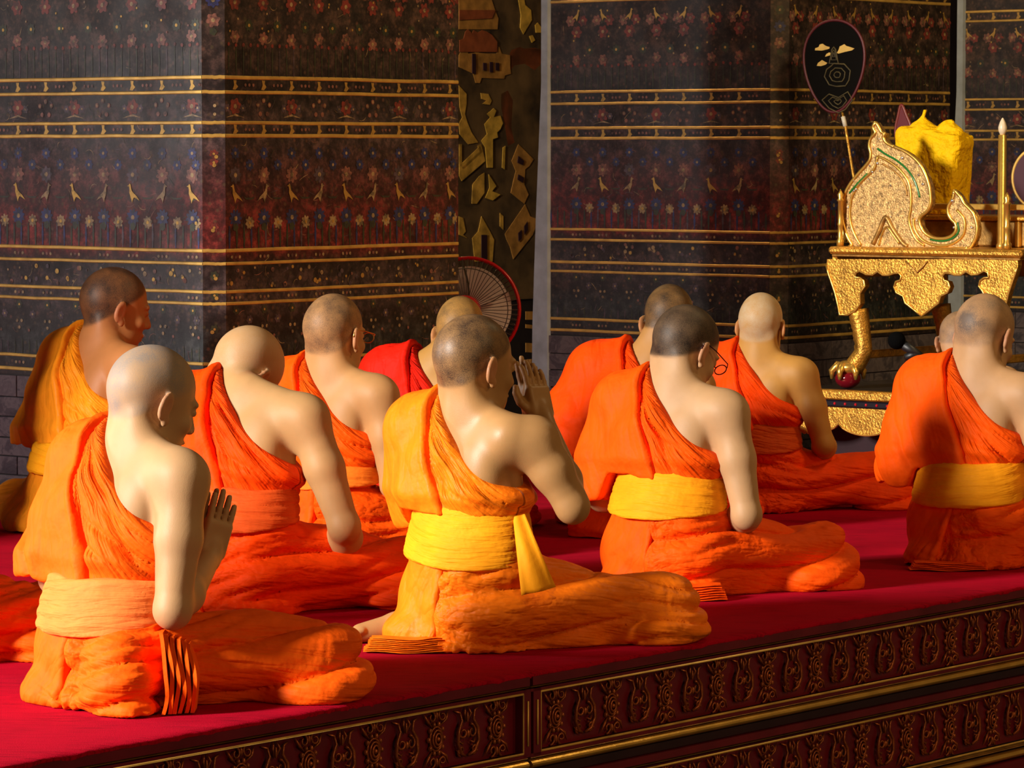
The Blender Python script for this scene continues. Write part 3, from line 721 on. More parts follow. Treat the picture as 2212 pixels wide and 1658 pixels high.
# ------------------------------------------------------------------ people: signed-distance modelling
class Field:
    def __init__(s, lo, hi, h):
        s.lo = np.array(lo, np.float32); s.h = h; s.n = np.ceil((np.array(hi) - s.lo) / h).astype(int) + 1
        s.a = np.full(s.n, .3, np.float32)
        s.ax = [s.lo[i] + h * np.arange(s.n[i], dtype=np.float32) for i in range(3)]

    def sub(s, lo, hi):
        i0 = np.clip(np.floor((np.array(lo) - s.lo) / s.h).astype(int), 0, s.n); i1 = np.clip(np.ceil((np.array(hi) - s.lo) / s.h).astype(int) + 1, 0, s.n)
        if (i1 <= i0).any(): return None, None
        sl = tuple(slice(a, b) for a, b in zip(i0, i1))
        g = (s.ax[0][sl[0]][:, None, None], s.ax[1][sl[1]][None, :, None], s.ax[2][sl[2]][None, None, :])
        return sl, g

    def put(s, sl, d, k, op):
        a = s.a[sl]
        if op == 'sub':
            d = -d
            if k > 0:
                h = np.maximum(k - np.abs(a - d), 0) / k; s.a[sl] = np.maximum(a, d) + h * h * k * .25
            else: s.a[sl] = np.maximum(a, d)
        else:
            if k > 0:
                h = np.maximum(k - np.abs(a - d), 0) / k; s.a[sl] = np.minimum(a, d) - h * h * k * .25
            else: s.a[sl] = np.minimum(a, d)

    def ell(s, c, r, R=None, k=.02, op='add'):
        c = np.array(c, np.float32); r = np.array(r, np.float32); pad = k + .035
        ext = (np.abs(R) @ r if R is not None else r) + pad
        sl, g = s.sub(c - ext, c + ext)
        if sl is None: return
        x, y, z = g[0] - c[0], g[1] - c[1], g[2] - c[2]
        if R is not None: q = [R[0][i] * x + R[1][i] * y + R[2][i] * z for i in range(3)]
        else: q = [x, y, z]
        k0 = np.sqrt((q[0] / r[0]) ** 2 + (q[1] / r[1]) ** 2 + (q[2] / r[2]) ** 2)
        k1 = np.sqrt((q[0] / r[0] ** 2) ** 2 + (q[1] / r[1] ** 2) ** 2 + (q[2] / r[2] ** 2) ** 2) + 1e-4
        s.put(sl, k0 * (k0 - 1) / k1, k, op)

    def cone(s, a, b, ra, rb, k=.02, op='add', flat=None):
        a = np.array(a, np.float32); b = np.array(b, np.float32); m = max(ra, rb) + k + .035
        sl, g = s.sub(np.minimum(a, b) - m, np.maximum(a, b) + m)
        if sl is None: return
        ba = b - a; L = float(ba @ ba) + 1e-9
        x, y, z = g[0] - a[0], g[1] - a[1], g[2] - a[2]
        t = np.clip((x * ba[0] + y * ba[1] + z * ba[2]) / L, 0, 1)
        d = np.sqrt((x - t * ba[0]) ** 2 + (y - t * ba[1]) ** 2 + (z - t * ba[2]) ** 2) - (ra + (rb - ra) * t)
        s.put(sl, d, k, op)

    def rbox(s, c, b, r, R, k=.01):
        c = np.array(c, np.float32); ext = np.abs(R) @ (np.array(b) + r) + k + .03
        sl, g = s.sub(c - ext, c + ext)
        if sl is None: return
        x, y, z = g[0] - c[0], g[1] - c[1], g[2] - c[2]
        q = [np.abs(R[0][i] * x + R[1][i] * y + R[2][i] * z) - b[i] for i in range(3)]
        o = np.sqrt(sum(np.maximum(v, 0) ** 2 for v in q)) + np.minimum(np.maximum(np.maximum(q[0], q[1]), q[2]), 0) - r
        s.put(sl, o, k, 'add')

    def cut(s, fn, k=.0):
        """keep where fn(x,y,z) < 0"""
        g = (s.ax[0][:, None, None], s.ax[1][None, :, None], s.ax[2][None, None, :])
        s.put(tuple(slice(0, n) for n in s.n), -fn(*g) + np.zeros(s.n, np.float32), k, 'sub')

    def mesh(s):
        a = s.a.copy()
        a[0], a[-1], a[:, 0], a[:, -1], a[:, :, 0], a[:, :, -1] = (.02,) * 6
        ins = (a < 0); u = ins.astype(np.uint8)
        c = u[:-1] + u[1:]; c = c[:, :-1] + c[:, 1:]; c = c[:, :, :-1] + c[:, :, 1:]
        act = (c > 0) & (c < 8); idx = np.full(act.shape, -1, np.int32); ii = np.argwhere(act); idx[act] = np.arange(len(ii))
        cv = {(i, j, k): a[ii[:, 0] + i, ii[:, 1] + j, ii[:, 2] + k] for i in (0, 1) for j in (0, 1) for k in (0, 1)}
        acc = np.zeros((len(ii), 3), np.float32); cnt = np.zeros(len(ii), np.float32)
        for c0 in cv:
            for ax in range(3):
                if c0[ax]: continue
                c1 = list(c0); c1[ax] = 1; v0, v1 = cv[c0], cv[tuple(c1)]; m_ = (v0 < 0) != (v1 < 0); t = np.where(m_, v0 / np.where(m_, v0 - v1, 1), 0)
                pos = np.tile(np.array(c0, np.float32), (len(ii), 1)); pos[:, ax] = t; acc += pos * m_[:, None]; cnt += m_
        p = ii + acc / cnt[:, None]                           # grid units
        nmax = np.array(a.shape) - 2
        for it in range(3):
            b = np.clip(np.floor(p).astype(int), 0, nmax); f = p - b
            v = [[[a[b[:, 0] + i, b[:, 1] + j, b[:, 2] + k] for k in (0, 1)] for j in (0, 1)] for i in (0, 1)]
            fx, fy, fz = f[:, 0], f[:, 1], f[:, 2]
            def lx(j, k): return v[0][j][k] * (1 - fx) + v[1][j][k] * fx
            val = (lx(0, 0) * (1 - fy) + lx(1, 0) * fy) * (1 - fz) + (lx(0, 1) * (1 - fy) + lx(1, 1) * fy) * fz
            gx = ((v[1][0][0] - v[0][0][0]) * (1 - fy) + (v[1][1][0] - v[0][1][0]) * fy) * (1 - fz) + ((v[1][0][1] - v[0][0][1]) * (1 - fy) + (v[1][1][1] - v[0][1][1]) * fy) * fz
            gy = (lx(1, 0) - lx(0, 0)) * (1 - fz) + (lx(1, 1) - lx(0, 1)) * fz
            gz = (lx(0, 1) - lx(0, 0)) * (1 - fy) + (lx(1, 1) - lx(1, 0)) * fy
            gg = gx * gx + gy * gy + gz * gz + 1e-10; st = (val / gg)
            d = np.stack([gx * st, gy * st, gz * st], 1); ln = np.linalg.norm(d, axis=1, keepdims=True) + 1e-9
            p = p - d * np.minimum(1, .25 / ln)
        V = s.lo + p * s.h
        g = np.stack([gx, gy, gz], 1); Nn = g / (np.linalg.norm(g, axis=1, keepdims=True) + 1e-9)
        Q = []
        for ax in range(3):
            o1, o2 = (ax + 1) % 3, (ax + 2) % 3
            A = np.moveaxis(ins, (ax, o1, o2), (0, 1, 2)); I = np.moveaxis(idx, (ax, o1, o2), (0, 1, 2))
            df = A[:-1, 1:-1, 1:-1] != A[1:, 1:-1, 1:-1]; e = np.argwhere(df)
            if not len(e): continue
            i, j, k = e[:, 0], e[:, 1] + 1, e[:, 2] + 1
            q = np.stack([I[i, j - 1, k - 1], I[i, j, k - 1], I[i, j, k], I[i, j - 1, k]], 1)
            fl = A[i, j, k]
            q[~fl] = q[~fl][:, ::-1]; Q.append(q)
        return V.astype(np.float64), Nn, np.concatenate(Q)


def np_mesh(name, V, Q, mat, parent, attrs=None, vecs=None):
    me = bpy.data.meshes.new(name); me.vertices.add(len(V)); me.vertices.foreach_set('co', V.astype(np.float32).ravel())
    me.loops.add(Q.size); me.loops.foreach_set('vertex_index', Q.astype(np.int32).ravel())
    me.polygons.add(len(Q)); me.polygons.foreach_set('loop_start', np.arange(0, Q.size, 4, dtype=np.int32))
    me.polygons.foreach_set('use_smooth', np.ones(len(Q), bool)); me.materials.append(mat); me.update(calc_edges=True)
    for k, v in (attrs or {}).items():
        a = me.attributes.new(k, 'FLOAT', 'POINT'); a.data.foreach_set('value', v.astype(np.float32))
    for k, v in (vecs or {}).items():
        a = me.attributes.new(k, 'FLOAT_VECTOR', 'POINT'); a.data.foreach_set('vector', v.astype(np.float32).ravel())
    o = bpy.data.objects.new(name, me); COL.objects.link(o); o.parent = parent
    return o


_RT = np.random.RandomState(7).rand(32, 32, 32).astype(np.float32)


def vn(x, y, z):
    x, y, z = np.broadcast_arrays(x, y, z)
    i, j, k = np.floor(x).astype(int), np.floor(y).astype(int), np.floor(z).astype(int)
    fx, fy, fz = x - i, y - j, z - k
    fx, fy, fz = [f * f * (3 - 2 * f) for f in (fx, fy, fz)]
    i, j, k = i & 31, j & 31, k & 31; i1, j1, k1 = (i + 1) & 31, (j + 1) & 31, (k + 1) & 31
    T = _RT
    return (((T[i, j, k] * (1 - fx) + T[i1, j, k] * fx) * (1 - fy) + (T[i, j1, k] * (1 - fx) + T[i1, j1, k] * fx) * fy) * (1 - fz)
            + ((T[i, j, k1] * (1 - fx) + T[i1, j, k1] * fx) * (1 - fy) + (T[i, j1, k1] * (1 - fx) + T[i1, j1, k1] * fx) * fy) * fz)


def ridge(x, y, z):
    """crease pattern: sharp valleys, broad rounded crests, 0..1"""
    v = np.abs(vn(x, y, z) - .5) * 2; return np.minimum(1, v * 2.0) ** .6


def pleat(ph):
    return np.abs(np.sin(np.pi * ph)) ** .5


def sm(x, a, b):
    t = np.clip((x - a) / (b - a), 0, 1); return t * t * (3 - 2 * t)


def rot(pitch=0, yaw=0, roll=0):
    """pitch>0 looks down, yaw>0 turns to the right, roll>0 tips to the right"""
    return np.array(Matrix.Rotation(-yaw, 3, 'Z') @ Matrix.Rotation(-pitch, 3, 'X') @ Matrix.Rotation(roll, 3, 'Y'))


def norm(v): v = np.array(v, float); return v / (np.linalg.norm(v) + 1e-9)


def hand(f, Wp, D, Nn, side, curl=.25, h=1.0, spread=.05):
    """Wp wrist, D finger direction, Nn palm normal (palm side), side: towards the thumb"""
    D = norm(D); Nn = norm(Nn - D * np.dot(Nn, D)); T = norm(side - D * np.dot(side, D) - Nn * np.dot(side, Nn))
    R = np.stack([T, D, Nn], 1).astype(np.float32)
    f.rbox(Wp + D * .048 * h, (.030 * h, .034 * h, .004), .010 * h, R, .014)
    f.cone(Wp - D * .01, Wp + D * .03 * h, .025 * h, .022 * h, .015)
    f.ell(Wp + D * .035 * h + T * .024 * h + Nn * .010 * h, (.016 * h, .026 * h, .013 * h), R, .010)
    for i, (o, l) in enumerate(((.029, .066), (.0095, .076), (-.0105, .070), (-.030, .055))):
        b = Wp + D * (.086 - abs(o - .0095) * .18) * h + T * o * h
        d0 = norm(D + T * o * spread * 30 * .2); p = b; dd = d0; r = .0090 * h
        for j, q in enumerate((.44, .31, .25)):
            e = p + dd * l * q * h; f.cone(p, e, r, r * .92, .003); r *= .92; p = e; dd = norm(dd + Nn * curl * (1 + .4 * j))
    b = Wp + D * .022 * h + T * .030 * h + Nn * .006 * h; m = b + norm(D * .75 + T * .8 + Nn * .1) * .042 * h; e = m + norm(D + T * .25 + Nn * .15) * .030 * h
    f.cone(b, m, .0125 * h, .0105 * h, .008); f.cone(m, e, .0105 * h, .0085 * h, .004)


def monk(label, px, d, yaw, robe, sash, skinm, P=None, group=None):
    """px: picture column of the hips, d: distance of the hips along the view, yaw in degrees turned right of straight away"""
    P = dict(dict(lean=6, side=0, hp=12, hyaw=15, hroll=0, neck=14, z0=.235, z1=.36, h=.0062, sc=1.0, wide=1.0, seed=1,
                  EL=(-.245, .03, .27), WL=(-.03, .25, .32), ER=(.245, -.01, .27), WR=(.03, .25, .32), hands='wai', DR=(0, .25, .97),
                  KR=(.25, .42, .095), KL=(-.24, .40, .095), FL=(-.06, .02, .05), FR=(.02, .10, .05), foot=False,
                  tail=False, pleats=None, glasses=None, skirt_extra=[], headd=(0, 0, 0), capez=.27, sashtilt=0, edge=0.0, amp=1.0, neckr=1.14, hs=1.09), **(P or {}))
    d_ = d; gx = (px - W / 2) / F; gx = gx / (cP + (H / 2 - (HOR + F * CAMZ / d)) / F * sP) * d
    root = empty('person', (gx, d, .008), -math.radians(yaw)); root.scale = (P['sc'],) * 3
    tag(root, label, 'person', group)
    L = math.radians(P['lean']); SL = math.radians(P['side']); piv = np.array([0, 0, .16])
    Rt = np.array(Matrix.Rotation(-L, 3, 'X') @ Matrix.Rotation(SL, 3, 'Y')); Rti = Rt.T
    T = lambda p: piv + Rt @ (np.array(p, float) - piv)
    def Ti(V): return (V - piv) @ Rt + piv
    w = P['wide']; sd = P['seed'] * 3.7
    Rf = Rt.astype(np.float32)
    SLj, SRj = T((-.190 * w, -.0, .548)), T((.188 * w, -.0, .540))
    if P.get('SR') is not None: SRj = np.array(P['SR'])
    if P['hands'] == 'face': SRj = T((.182 * w, .045, .545))
    EL, WL, ER, WR = [np.array(P[k], float) for k in ('EL', 'WL', 'ER', 'WR')]
    C7 = T((0, -.012, .585)); Na = math.radians(P['neck'])
    Hc = C7 + np.array([math.sin(SL) * .1, math.sin(Na), math.cos(Na)]) * .155 + np.array(P['headd'])
    Rh = rot(math.radians(P['hp']), math.radians(P['hyaw']), math.radians(P['hroll'])); Rhf = Rh.astype(np.float32)
    HS = P['hs']; hd = lambda x, y, z: Hc + Rh @ (np.array([x, y, z]) * HS)
    he = lambda c, r, k, R=None, op='add': f.ell(hd(*c), tuple(v * HS for v in r), Rhf if R is None else R, k, op)
    KR, KL, FR, FL = [np.array(P[k], float) for k in ('KR', 'KL', 'FR', 'FL')]
    # ---- body
    pts = np.array([EL, WL, ER, WR, KR, KL, FL, FR, Hc + [.13, .14, .14], Hc - [.13, .14, .10], SLj, SRj, [.2, .2, 0], [-.2, -.2, 0], WR + np.array(P['DR']) * .2])
    f = Field(np.minimum(pts.min(0) - .10, [-.3, -.3, -.005]), pts.max(0) + .10, P['h'])
    f.ell((0, .0, .13), (.130 * w, .095, .11), None, .03); f.ell(T((0, .01, .27)), (.125 * w, .088, .14), Rf, .05)
    f.ell(T((0, .005, .42)), (.155 * w, .100, .13), Rf, .06); f.cone(T((-.130 * w, -.012, .545)), T((.130 * w, -.012, .538)), .058, .058, .06)
    f.ell(T((.075 * w, -.055, .46)), (.062, .040, .085), Rf, .04); f.ell(T((-.075 * w, -.055, .46)), (.062, .040, .085), Rf, .04)
    for s_, j in ((-1, SLj), (1, SRj)):
        f.cone(T((s_ * .03, -.020, .612)), T((s_ * .150 * w, -.012, .568)), .042, .042, .05)
        f.ell(j, (.056, .060, .066), Rf, .045)
    for j, e, w_, s_ in ((SLj, EL, WL, -1), (SRj, ER, WR, 1)):
        m1 = j + (e - j) * .45; f.cone(j, m1, .056, .054, .03); f.cone(m1, e, .054, .041, .02)
        m2 = e + (w_ - e) * .3; f.cone(e, m2, .040, .047, .02); f.cone(m2, w_, .047, .028, .02)
        f.ell(e, (.036, .036, .038), None, .02)
    nr = P['neckr']
    f.cone(T((0, -.008, .57)), hd(0, -.022, -.03), .062 * nr, .060 * nr, .04); f.cone(T((0, .045, .56)), hd(0, .02, -.07), .045 * nr, .045 * nr, .03)
    # head
    he((0, -.014, .028), (.077, .098, .090), .02); he((0, -.055, .01), (.064, .052, .062), .03)
    he((0, .035, -.035), (.062, .058, .080), .025); he((0, .032, -.078), (.056, .054, .034), .02)
    he((0, .075, -.108), (.020, .018, .016), .015); he((0, .080, .020), (.048, .014, .012), .012)
    f.cone(hd(0, .088, .005), hd(0, .104, -.030), .009, .0135, .010); he((.013, .095, -.036), (.008, .010, .008), .005); he((-.013, .095, -.036), (.008, .010, .008), .005)
    for s_ in (-1, 1):
        he((s_ * .036, .064, -.030), (.024, .020, .020), .015); he((s_ * .032, .101, .003), (.016, .012, .010), .008, None, 'sub')
        he((s_ * .031, .082, .002), (.012, .010, .009), .003)
        a = math.radians(26) * s_; Re = (Rh @ np.array(Matrix.Rotation(a, 3, 'Z') @ Matrix.Rotation(-.15, 3, 'X'))).astype(np.float32)
        ce = np.array([s_ * .084, -.010, -.012]); he(ce, (.0080, .020, .034), .006, Re)
        he(ce + [s_ * -.004, .012, -.030], (.008, .010, .013), .006, Re)
        he(ce + [s_ * .009, .004, .002], (.0065, .011, .021), .003, Re, 'sub')
        f.cone(hd(s_ * .045, -.045, -.05), T((s_ * .05, -.02, .58)), .022, .03, .03)
    he((0, .090, -.064), (.024, .010, .007), .003); he((0, .087, -.077), (.020, .010, .007), .003)
    # legs under the robe
    for s_, K_, F_ in ((1, KR, FR), (-1, KL, FL)):
        f.cone((s_ * .08, .03, .10), K_, .070, .048, .03); f.cone(K_, F_, .046, .032, .02)
        fd = norm(F_ - K_); fd = norm(fd * .7 + np.array([-.6, -.3, 0])) if s_ < 0 else fd
        f.cone(F_, F_ + fd * .10 + np.array([0, 0, -.01]), .035, .026, .02)
        for q in range(5): b = F_ + fd * .12 + np.array([fd[1], -fd[0], 0]) * (.022 * (q - 2) * .5); f.cone(b - fd * .02, b + fd * .02 + np.array([0, 0, -.012]), .010, .009, .004)
    hh = P['hands']; DR = np.array(P['DR'], float)
    if hh in ('wai', 'face'):
        hand(f, WR, DR, (-1, 0, 0), (0, -1, 0) if hh == 'wai' else (0, -1, -.2), .03 if hh == 'wai' else .12, 1.0, .3)
        hand(f, WL, DR, (1, 0, 0), (0, -1, 0), .03, 1.0, .3)
    else:
        hand(f, WR, P.get('DR'), (0, -.2, -1), (-1, 0, 0), .25); hand(f, WL, (.6, .6, -.1), (0, -.2, -1), (1, 0, 0), .25)
    f.cut(lambda x, y, z: -z + 0 * x * y)
    V, Nn, Q = f.mesh(); del f
    q = (V - Hc) @ Rh / HS
    edge = q[:, 2] - (.012 - .55 * (q[:, 1] + .02)) * 0
    hairm = sm(q[:, 2] + .060 + (q[:, 1]) * -.35, -.02, .03) * (1 - sm(q[:, 1] - .062 + .10 * sm(np.abs(q[:, 0]), .03, .07) * 0, -.01, .015))
    hairm *= (1 - sm(q[:, 1] + (.03 - q[:, 2]) * 1.1, .02, .045)) + 0
    hairm *= (np.abs(q[:, 0]) < .0805 + 0 * q[:, 1]) & (q[:, 2] > -.10) & ((q ** 2).sum(1) < .0185)
    hairm = hairm * sm(vn(q[:, 0] * 40 + 9, q[:, 1] * 40, q[:, 2] * 40) * .4 + hairm, .2, .8)
    bald = P.get('bald', 0)
    if bald: hairm *= 1 - bald * (1 - sm(np.abs(q[:, 2] - .03 + q[:, 1] * .3), .02, .06)) * 0
    if P.get('hairfn'): hairm = hairm * P['hairfn'](q)
    warm = .45 * np.exp(-((np.abs(q[:, 0]) - .09) / .014) ** 2 - ((q[:, 2] + .012) / .035) ** 2) + .5 * np.exp(-((q[:, 0]) / .02) ** 2 - ((q[:, 1] - .09) / .014) ** 2 - ((q[:, 2] + .07) / .010) ** 2)
    warm = warm + .22 * np.exp(-(((V - ER) ** 2).sum(1)) / .0009)
    np_mesh('body', V, Q, skinm, root, {'hair': hairm, 'warm': np.clip(warm, 0, 1)})
    # ---- upper robe
    hR = max(P['h'], .0062)
    def torso(f, g):
        f.ell((0, .0, .15), (.165 * w + g, .125 + g, .13), None, .05); f.ell(T((0, .005, .28)), (.152 * w + g, .108 + g, .15), Rf, .06)
        f.ell(T((0, -.0, .42)), (.166 * w + g, .108 + g, .14), Rf, .06); f.cone(T((-.13 * w, -.012, .548)), T((.095 * w, -.012, .515)), .058 + g, .055 + g, .06)
        f.ell(T((-.06 * w, -.055, .46)), (.07 + g, .042 + g, .095), Rf, .04)
    def cape(f, g):
        f.ell(SLj, (.060 + g, .066 + g, .070 + g), Rf, .06); f.cone(T((-.055, -.018, .606)), T((-.155 * w, -.012, .572)), .052 + g, .050 + g, .05); f.cone(T((-.052, -.02, .60)), T((-.02, -.075, .50)), .042 + g, .040 + g, .05)
        m = SLj + (EL - SLj) * .5 + np.array([-.0, -.005, 0]); f.cone(SLj, m, .058 + g, .060 + g, .05); f.cone(m, EL + np.array([.012, 0, -.0]), .060 + g, .062 + g, .06)
        f.cone(EL + np.array([0, .01, -.0]), EL + (WL - EL) * .75 + np.array([0, 0, -.03]), .072 + g, .050 + g, .06)
        f.cone(T((-.10 * w, -.03, .42)), EL + np.array([.05, -.01, .03]), .07 + g, .05 + g, .07)
    def zedge(x):
        t = np.clip(x + .065 + P['edge'], 0, .30); return .655 - 1.55 * t + 2.3 * t * t + np.maximum(-.065 - x, 0) * 2.0
    cz = P['capez']
    def build_upper(name, g, xcut, seed, prop):
        lo = np.array([min(-.40, EL[0] - .13), -.32, .12]); hi = np.array([.30, max(.30, WL[1] + .10, T((0, 0, .6))[1] + .15), .78])
        f = Field(lo, hi, hR); torso(f, g); cape(f, g)
        def reg(x, y, z):
            X, Y, Z = x - piv[0], y - piv[1], z - piv[2]
            q = [Rt[0][i] * X + Rt[1][i] * Y + Rt[2][i] * Z for i in range(3)]; qx, qy, qz = q[0] + piv[0], q[1] + piv[1], q[2] + piv[2]
            a = qz - zedge(qx) - .005 * (vn(qx * 14 + sd, qy * 8, qz * 2) - .5)
            # bottom: just above the sash on the body, lower on the hanging sleeve
            zb = (P['z1'] - .022) + (cz - P['z1'] + .022) * sm(-qx, .145 * w, .20 * w) + .022 * (vn(qx * 16 + sd, qy * 14 + sd, 0 * qz) - .5)
            b = (zb - z) * .9
            r = np.maximum(a, b)
            if xcut is not None:
                xe = xcut[0] + (xcut[1] - xcut[0]) * np.clip((.62 - qz) / .3, 0, 1.2) + .010 * (vn(qz * 9 + sd + 5, 0 * qx, 0 * qy) - .5)
                r = np.maximum(r, np.where(qy < .02, qx - xe, qx - (-.03 - .15 * (.62 - qz))))
            return r * .8
        # hollow the hanging sleeve from below
        f.cone(EL + np.array([.012, .0, -.10]), EL + np.array([.012, .0, .02]), .058, .040, .02, 'sub')
        f.cone(EL + np.array([.0, .03, -.11]), EL + (WL - EL) * .8 + np.array([0, .02, -.10]), .060, .055, .02, 'sub')
        f.cut(reg, .006)
        V, Nn, Q = f.mesh()
        q = Ti(V)
        th = np.arctan2(q[:, 2] - .66, q[:, 0] + .12); r = np.hypot(q[:, 2] - .66, q[:, 0] + .12)
        A = P['amp']
        if xcut is None:
            warp = .35 * vn(q[:, 0] * 9 + seed, q[:, 2] * 9, q[:, 1] * 4)
            c1 = ridge(th * 6.5 + warp + seed, r * 3.0, np.sign(q[:, 1]) * 2 + 7 + seed); c2 = ridge(th * 15 + warp + seed, r * 5, np.sign(q[:, 1]) * 2 + 3)
            c3 = pleat(q[:, 2] * 19 + q[:, 0] * 9 + seed + warp * 1.5)
            low = sm(.50 - q[:, 2], .0, .12)
            ph = th * 3.6 + .55 * vn(r * 5 + seed, th * 2, 0 * th) + warp * .6; am = sm(vn(th * 4 + seed, r * 4, 0 * th + 4), .25, .7)
            disp = A * ((pleat(ph + seed) - .50) * .030 * sm(r, .04, .20) * (.35 + .65 * am) + (pleat(ph * 2.3) - .6) * .010 * sm(r, .02, .15) * (1 - .6 * low) + (c2 - .7) * .004 + (c3 - .5) * .018 * low * sm(q[:, 0], -.06, .06))
            xc = P.get('xcut', (-.080, .035)); xe = xc[0] + (xc[1] - xc[0]) * np.clip((.62 - q[:, 2]) / .3, 0, 1.2)
            disp = np.where(q[:, 1] < .02, np.minimum(disp, .020 * sm(q[:, 0] - xe, -.03, .03) ), disp)
            disp -= .012 * np.exp(-((q[:, 0] - xe - .006) / .009) ** 2) * (q[:, 1] < .02)
            ee = zedge(q[:, 0]) - q[:, 2]; disp = disp * sm(ee, .0, .03) * (.25 + .75 * sm(q[:, 2] - P['z1'], -.015, .035)) + .004 * np.exp(-((ee - .010) / .008) ** 2)
            disp += A * .010 * np.exp(-((q[:, 2] - P['z1'] - .02) / .025) ** 2) * (.4 + vn(q[:, 0] * 25 + seed, 1.5, q[:, 1] * 15))
            fu = np.stack([th * 9, r * 2.2, np.sign(q[:, 1]) * 3 + 0 * th + seed], 1)
        else:
            xe = xcut[0] + (xcut[1] - xcut[0]) * np.clip((.62 - q[:, 2]) / .3, 0, 1.2)
            c = vn(q[:, 0] * 9 + seed + q[:, 2] * 2, q[:, 2] * 4, q[:, 1] * 6); c2 = ridge(q[:, 0] * 14 + seed + q[:, 2] * 7, q[:, 2] * 3.5, q[:, 1] * 10)
            out = sm(-q[:, 0], .13, .24)
            disp = A * ((c - .5) * .012 + (c2 - .75) * (.003 + .013 * out * sm(.50 - q[:, 2], 0, .15)))
            disp += .0045 * np.exp(-((q[:, 0] - xe + .010) / .007) ** 2) * (q[:, 1] < .02)
            disp += A * .008 * np.exp(-((q[:, 2] - P['z1'] - .02) / .025) ** 2)
            fu = np.stack([q[:, 0] * 11 + q[:, 2] * 3, q[:, 2] * 3, q[:, 1] * 8 + seed], 1) * .55
        disp = np.maximum(disp, -.010); V = V + Nn * disp[:, None]
        return np_mesh(name, V, Q, robe, root, None, {'fold': fu})
    build_upper('upper_robe', .012, None, sd + 1, None)
    build_upper('shoulder_fold', .029, P.get('xcut', (-.080, .035)), sd + 2, None)
    # ---- sash
    z0, z1 = P['z0'], P['z1']; g = .027
    f = Field([-.27, -.24, z0 - .06], [.27, .26, z1 + .07], .0052)
    f.ell((0, .0, .15), (.165 * w + g, .125 + g, .20), None, .05); f.ell(T((0, .005, .28)), (.152 * w + g, .108 + g, .22), Rf, .06)
    tl = P['sashtilt']
    f.cut(lambda x, y, z: np.maximum(z - (z1 + tl * x + .10 * L * -y + .003 * np.sin(x * 40 + sd)), (z0 - .05 * x * 0 + tl * 1.6 * x - .12 * (-y - .10)) - z) * .9 + 0 * y, .008)
    V, Nn, Q = f.mesh(); an = np.arctan2(V[:, 0], -V[:, 1]); zz = V[:, 2] - tl * V[:, 0]
    wv = zz * 42 + .9 * np.sin(an * 1.0 + sd) + .7 * vn(an * 1.1 + sd, zz * 5, 0 * an)
    am = sm(vn(an * 1.4 + sd, zz * 30, 0 * an + 2), .3, .7); V = V + Nn * ((pleat(wv * .8) - .6) * .0048 * (.25 + am) + (pleat(wv * 2.3 + an * .5) - .6) * .0022 * (1.2 - am))[:, None]
    np_mesh('sash', V, Q, sash, root, None, {'fold': np.stack([wv * .75, an * .55, 0 * an + sd], 1)})
    # ---- lower robe
    def low(f, g):
        f.ell((0, .0, .11), (.172 * w + g, .132 + g, .14 + g), None, .04); f.ell(T((0, .0, .24)), (.158 * w + g, .122 + g, .12), Rf, .05)
        for s_, K_, F_ in ((1, KR, FR), (-1, KL, FL)):
            f.cone((s_ * .10, .03, .125), K_ + np.array([0, 0, .0]), .110 + g, .070 + g, .06); f.cone(K_, K_ + (F_ - K_) * (.72 if P['foot'] and s_ < 0 else 1), .072 + g, .048 + g, .05)
            f.ell((K_[0] * 1.0, K_[1] * .95, .03), (.125 + g, .135 + g, .066 + g), None, .06)
        f.ell((0, -.01, .02), (.175 * w + g, .138 + g, .04 + g), None, .04); f.ell((0, .22, .04), (.22 + g, .2 + g, .07), None, .06)
        if P['foot']: f.ell((FL[0] * .55, -.06, .03), (.10 + g, .08 + g, .04 + g), None, .05)
        for c, r, kk in P['skirt_extra']: f.ell(c, r, None, kk)
    hi3 = np.maximum(np.maximum(KR, KL), [.3, .3, 0]) + .22; hi3[2] = P['z1'] + .02; lo3 = np.minimum(np.minimum(KL, FL), [-.3, -.28, 0]) - .20; lo3[2] = -.012
    lo3[1] = max(lo3[1], -.36)
    f = Field(lo3, hi3, max(hR, .0068)); low(f, 0)
    zt = .5 * (z0 + z1)
    f.cut(lambda x, y, z: np.maximum(-z + .0015, z - zt) + 0 * x * y)
    V, Nn, Q = f.mesh(); A = P['amp']
    # fold coordinates: sweep round the hip towards the right knee, hang straight at the back left
    hipx, hipy = .02, -.05
    an = np.arctan2(V[:, 0] - hipx, -(V[:, 1] - hipy)); rr = np.hypot(V[:, 0] - hipx, V[:, 1] - hipy)
    warp = vn(V[:, 0] * 3.6 + sd, V[:, 1] * 3.6, V[:, 2] * 5)
    c1 = ridge(V[:, 2] * 15 + rr * 3.2 + warp * 1.1 + sd, an * 1.1, rr * 1.6 + sd); c2 = ridge(V[:, 2] * 34 + rr * 9 + warp * 2 + sd, an * 2.0, rr * 3)
    c3 = ridge(an * 5 + sd, V[:, 2] * 3, rr * 2)
    kd = np.hypot(V[:, 0] - KR[0], V[:, 1] - KR[1]); c4 = ridge(np.arctan2(V[:, 1] - KR[1], V[:, 0] - KR[0]) * 4 + sd, kd * 6, V[:, 2] * 9)
    hem = sm(.055 - V[:, 2], 0, .05)
    side = sm(V[:, 0], -.02, .06)
    ph = V[:, 2] * 9 - rr * 1.6 * (1 - V[:, 2] * 2) + .9 * warp + sd; am = sm(vn(an * 2 + sd, rr * 4, V[:, 2] * 5), .2, .65)
    disp = A * (side * ((pleat(ph) - .45) * .040 * (.3 + .7 * am) + (pleat(ph * 2.4 + warp * 2) - .5) * .016 * (1.2 - am)) + (1 - side) * ((c3 - .7) * .014) + (c4 - .7) * .003 * sm(.20 - kd, 0, .12) + hem * (vn(an * 14 + sd, rr * 3, V[:, 2] * 20) - .4) * .022 * sm(kd, .12, .25))
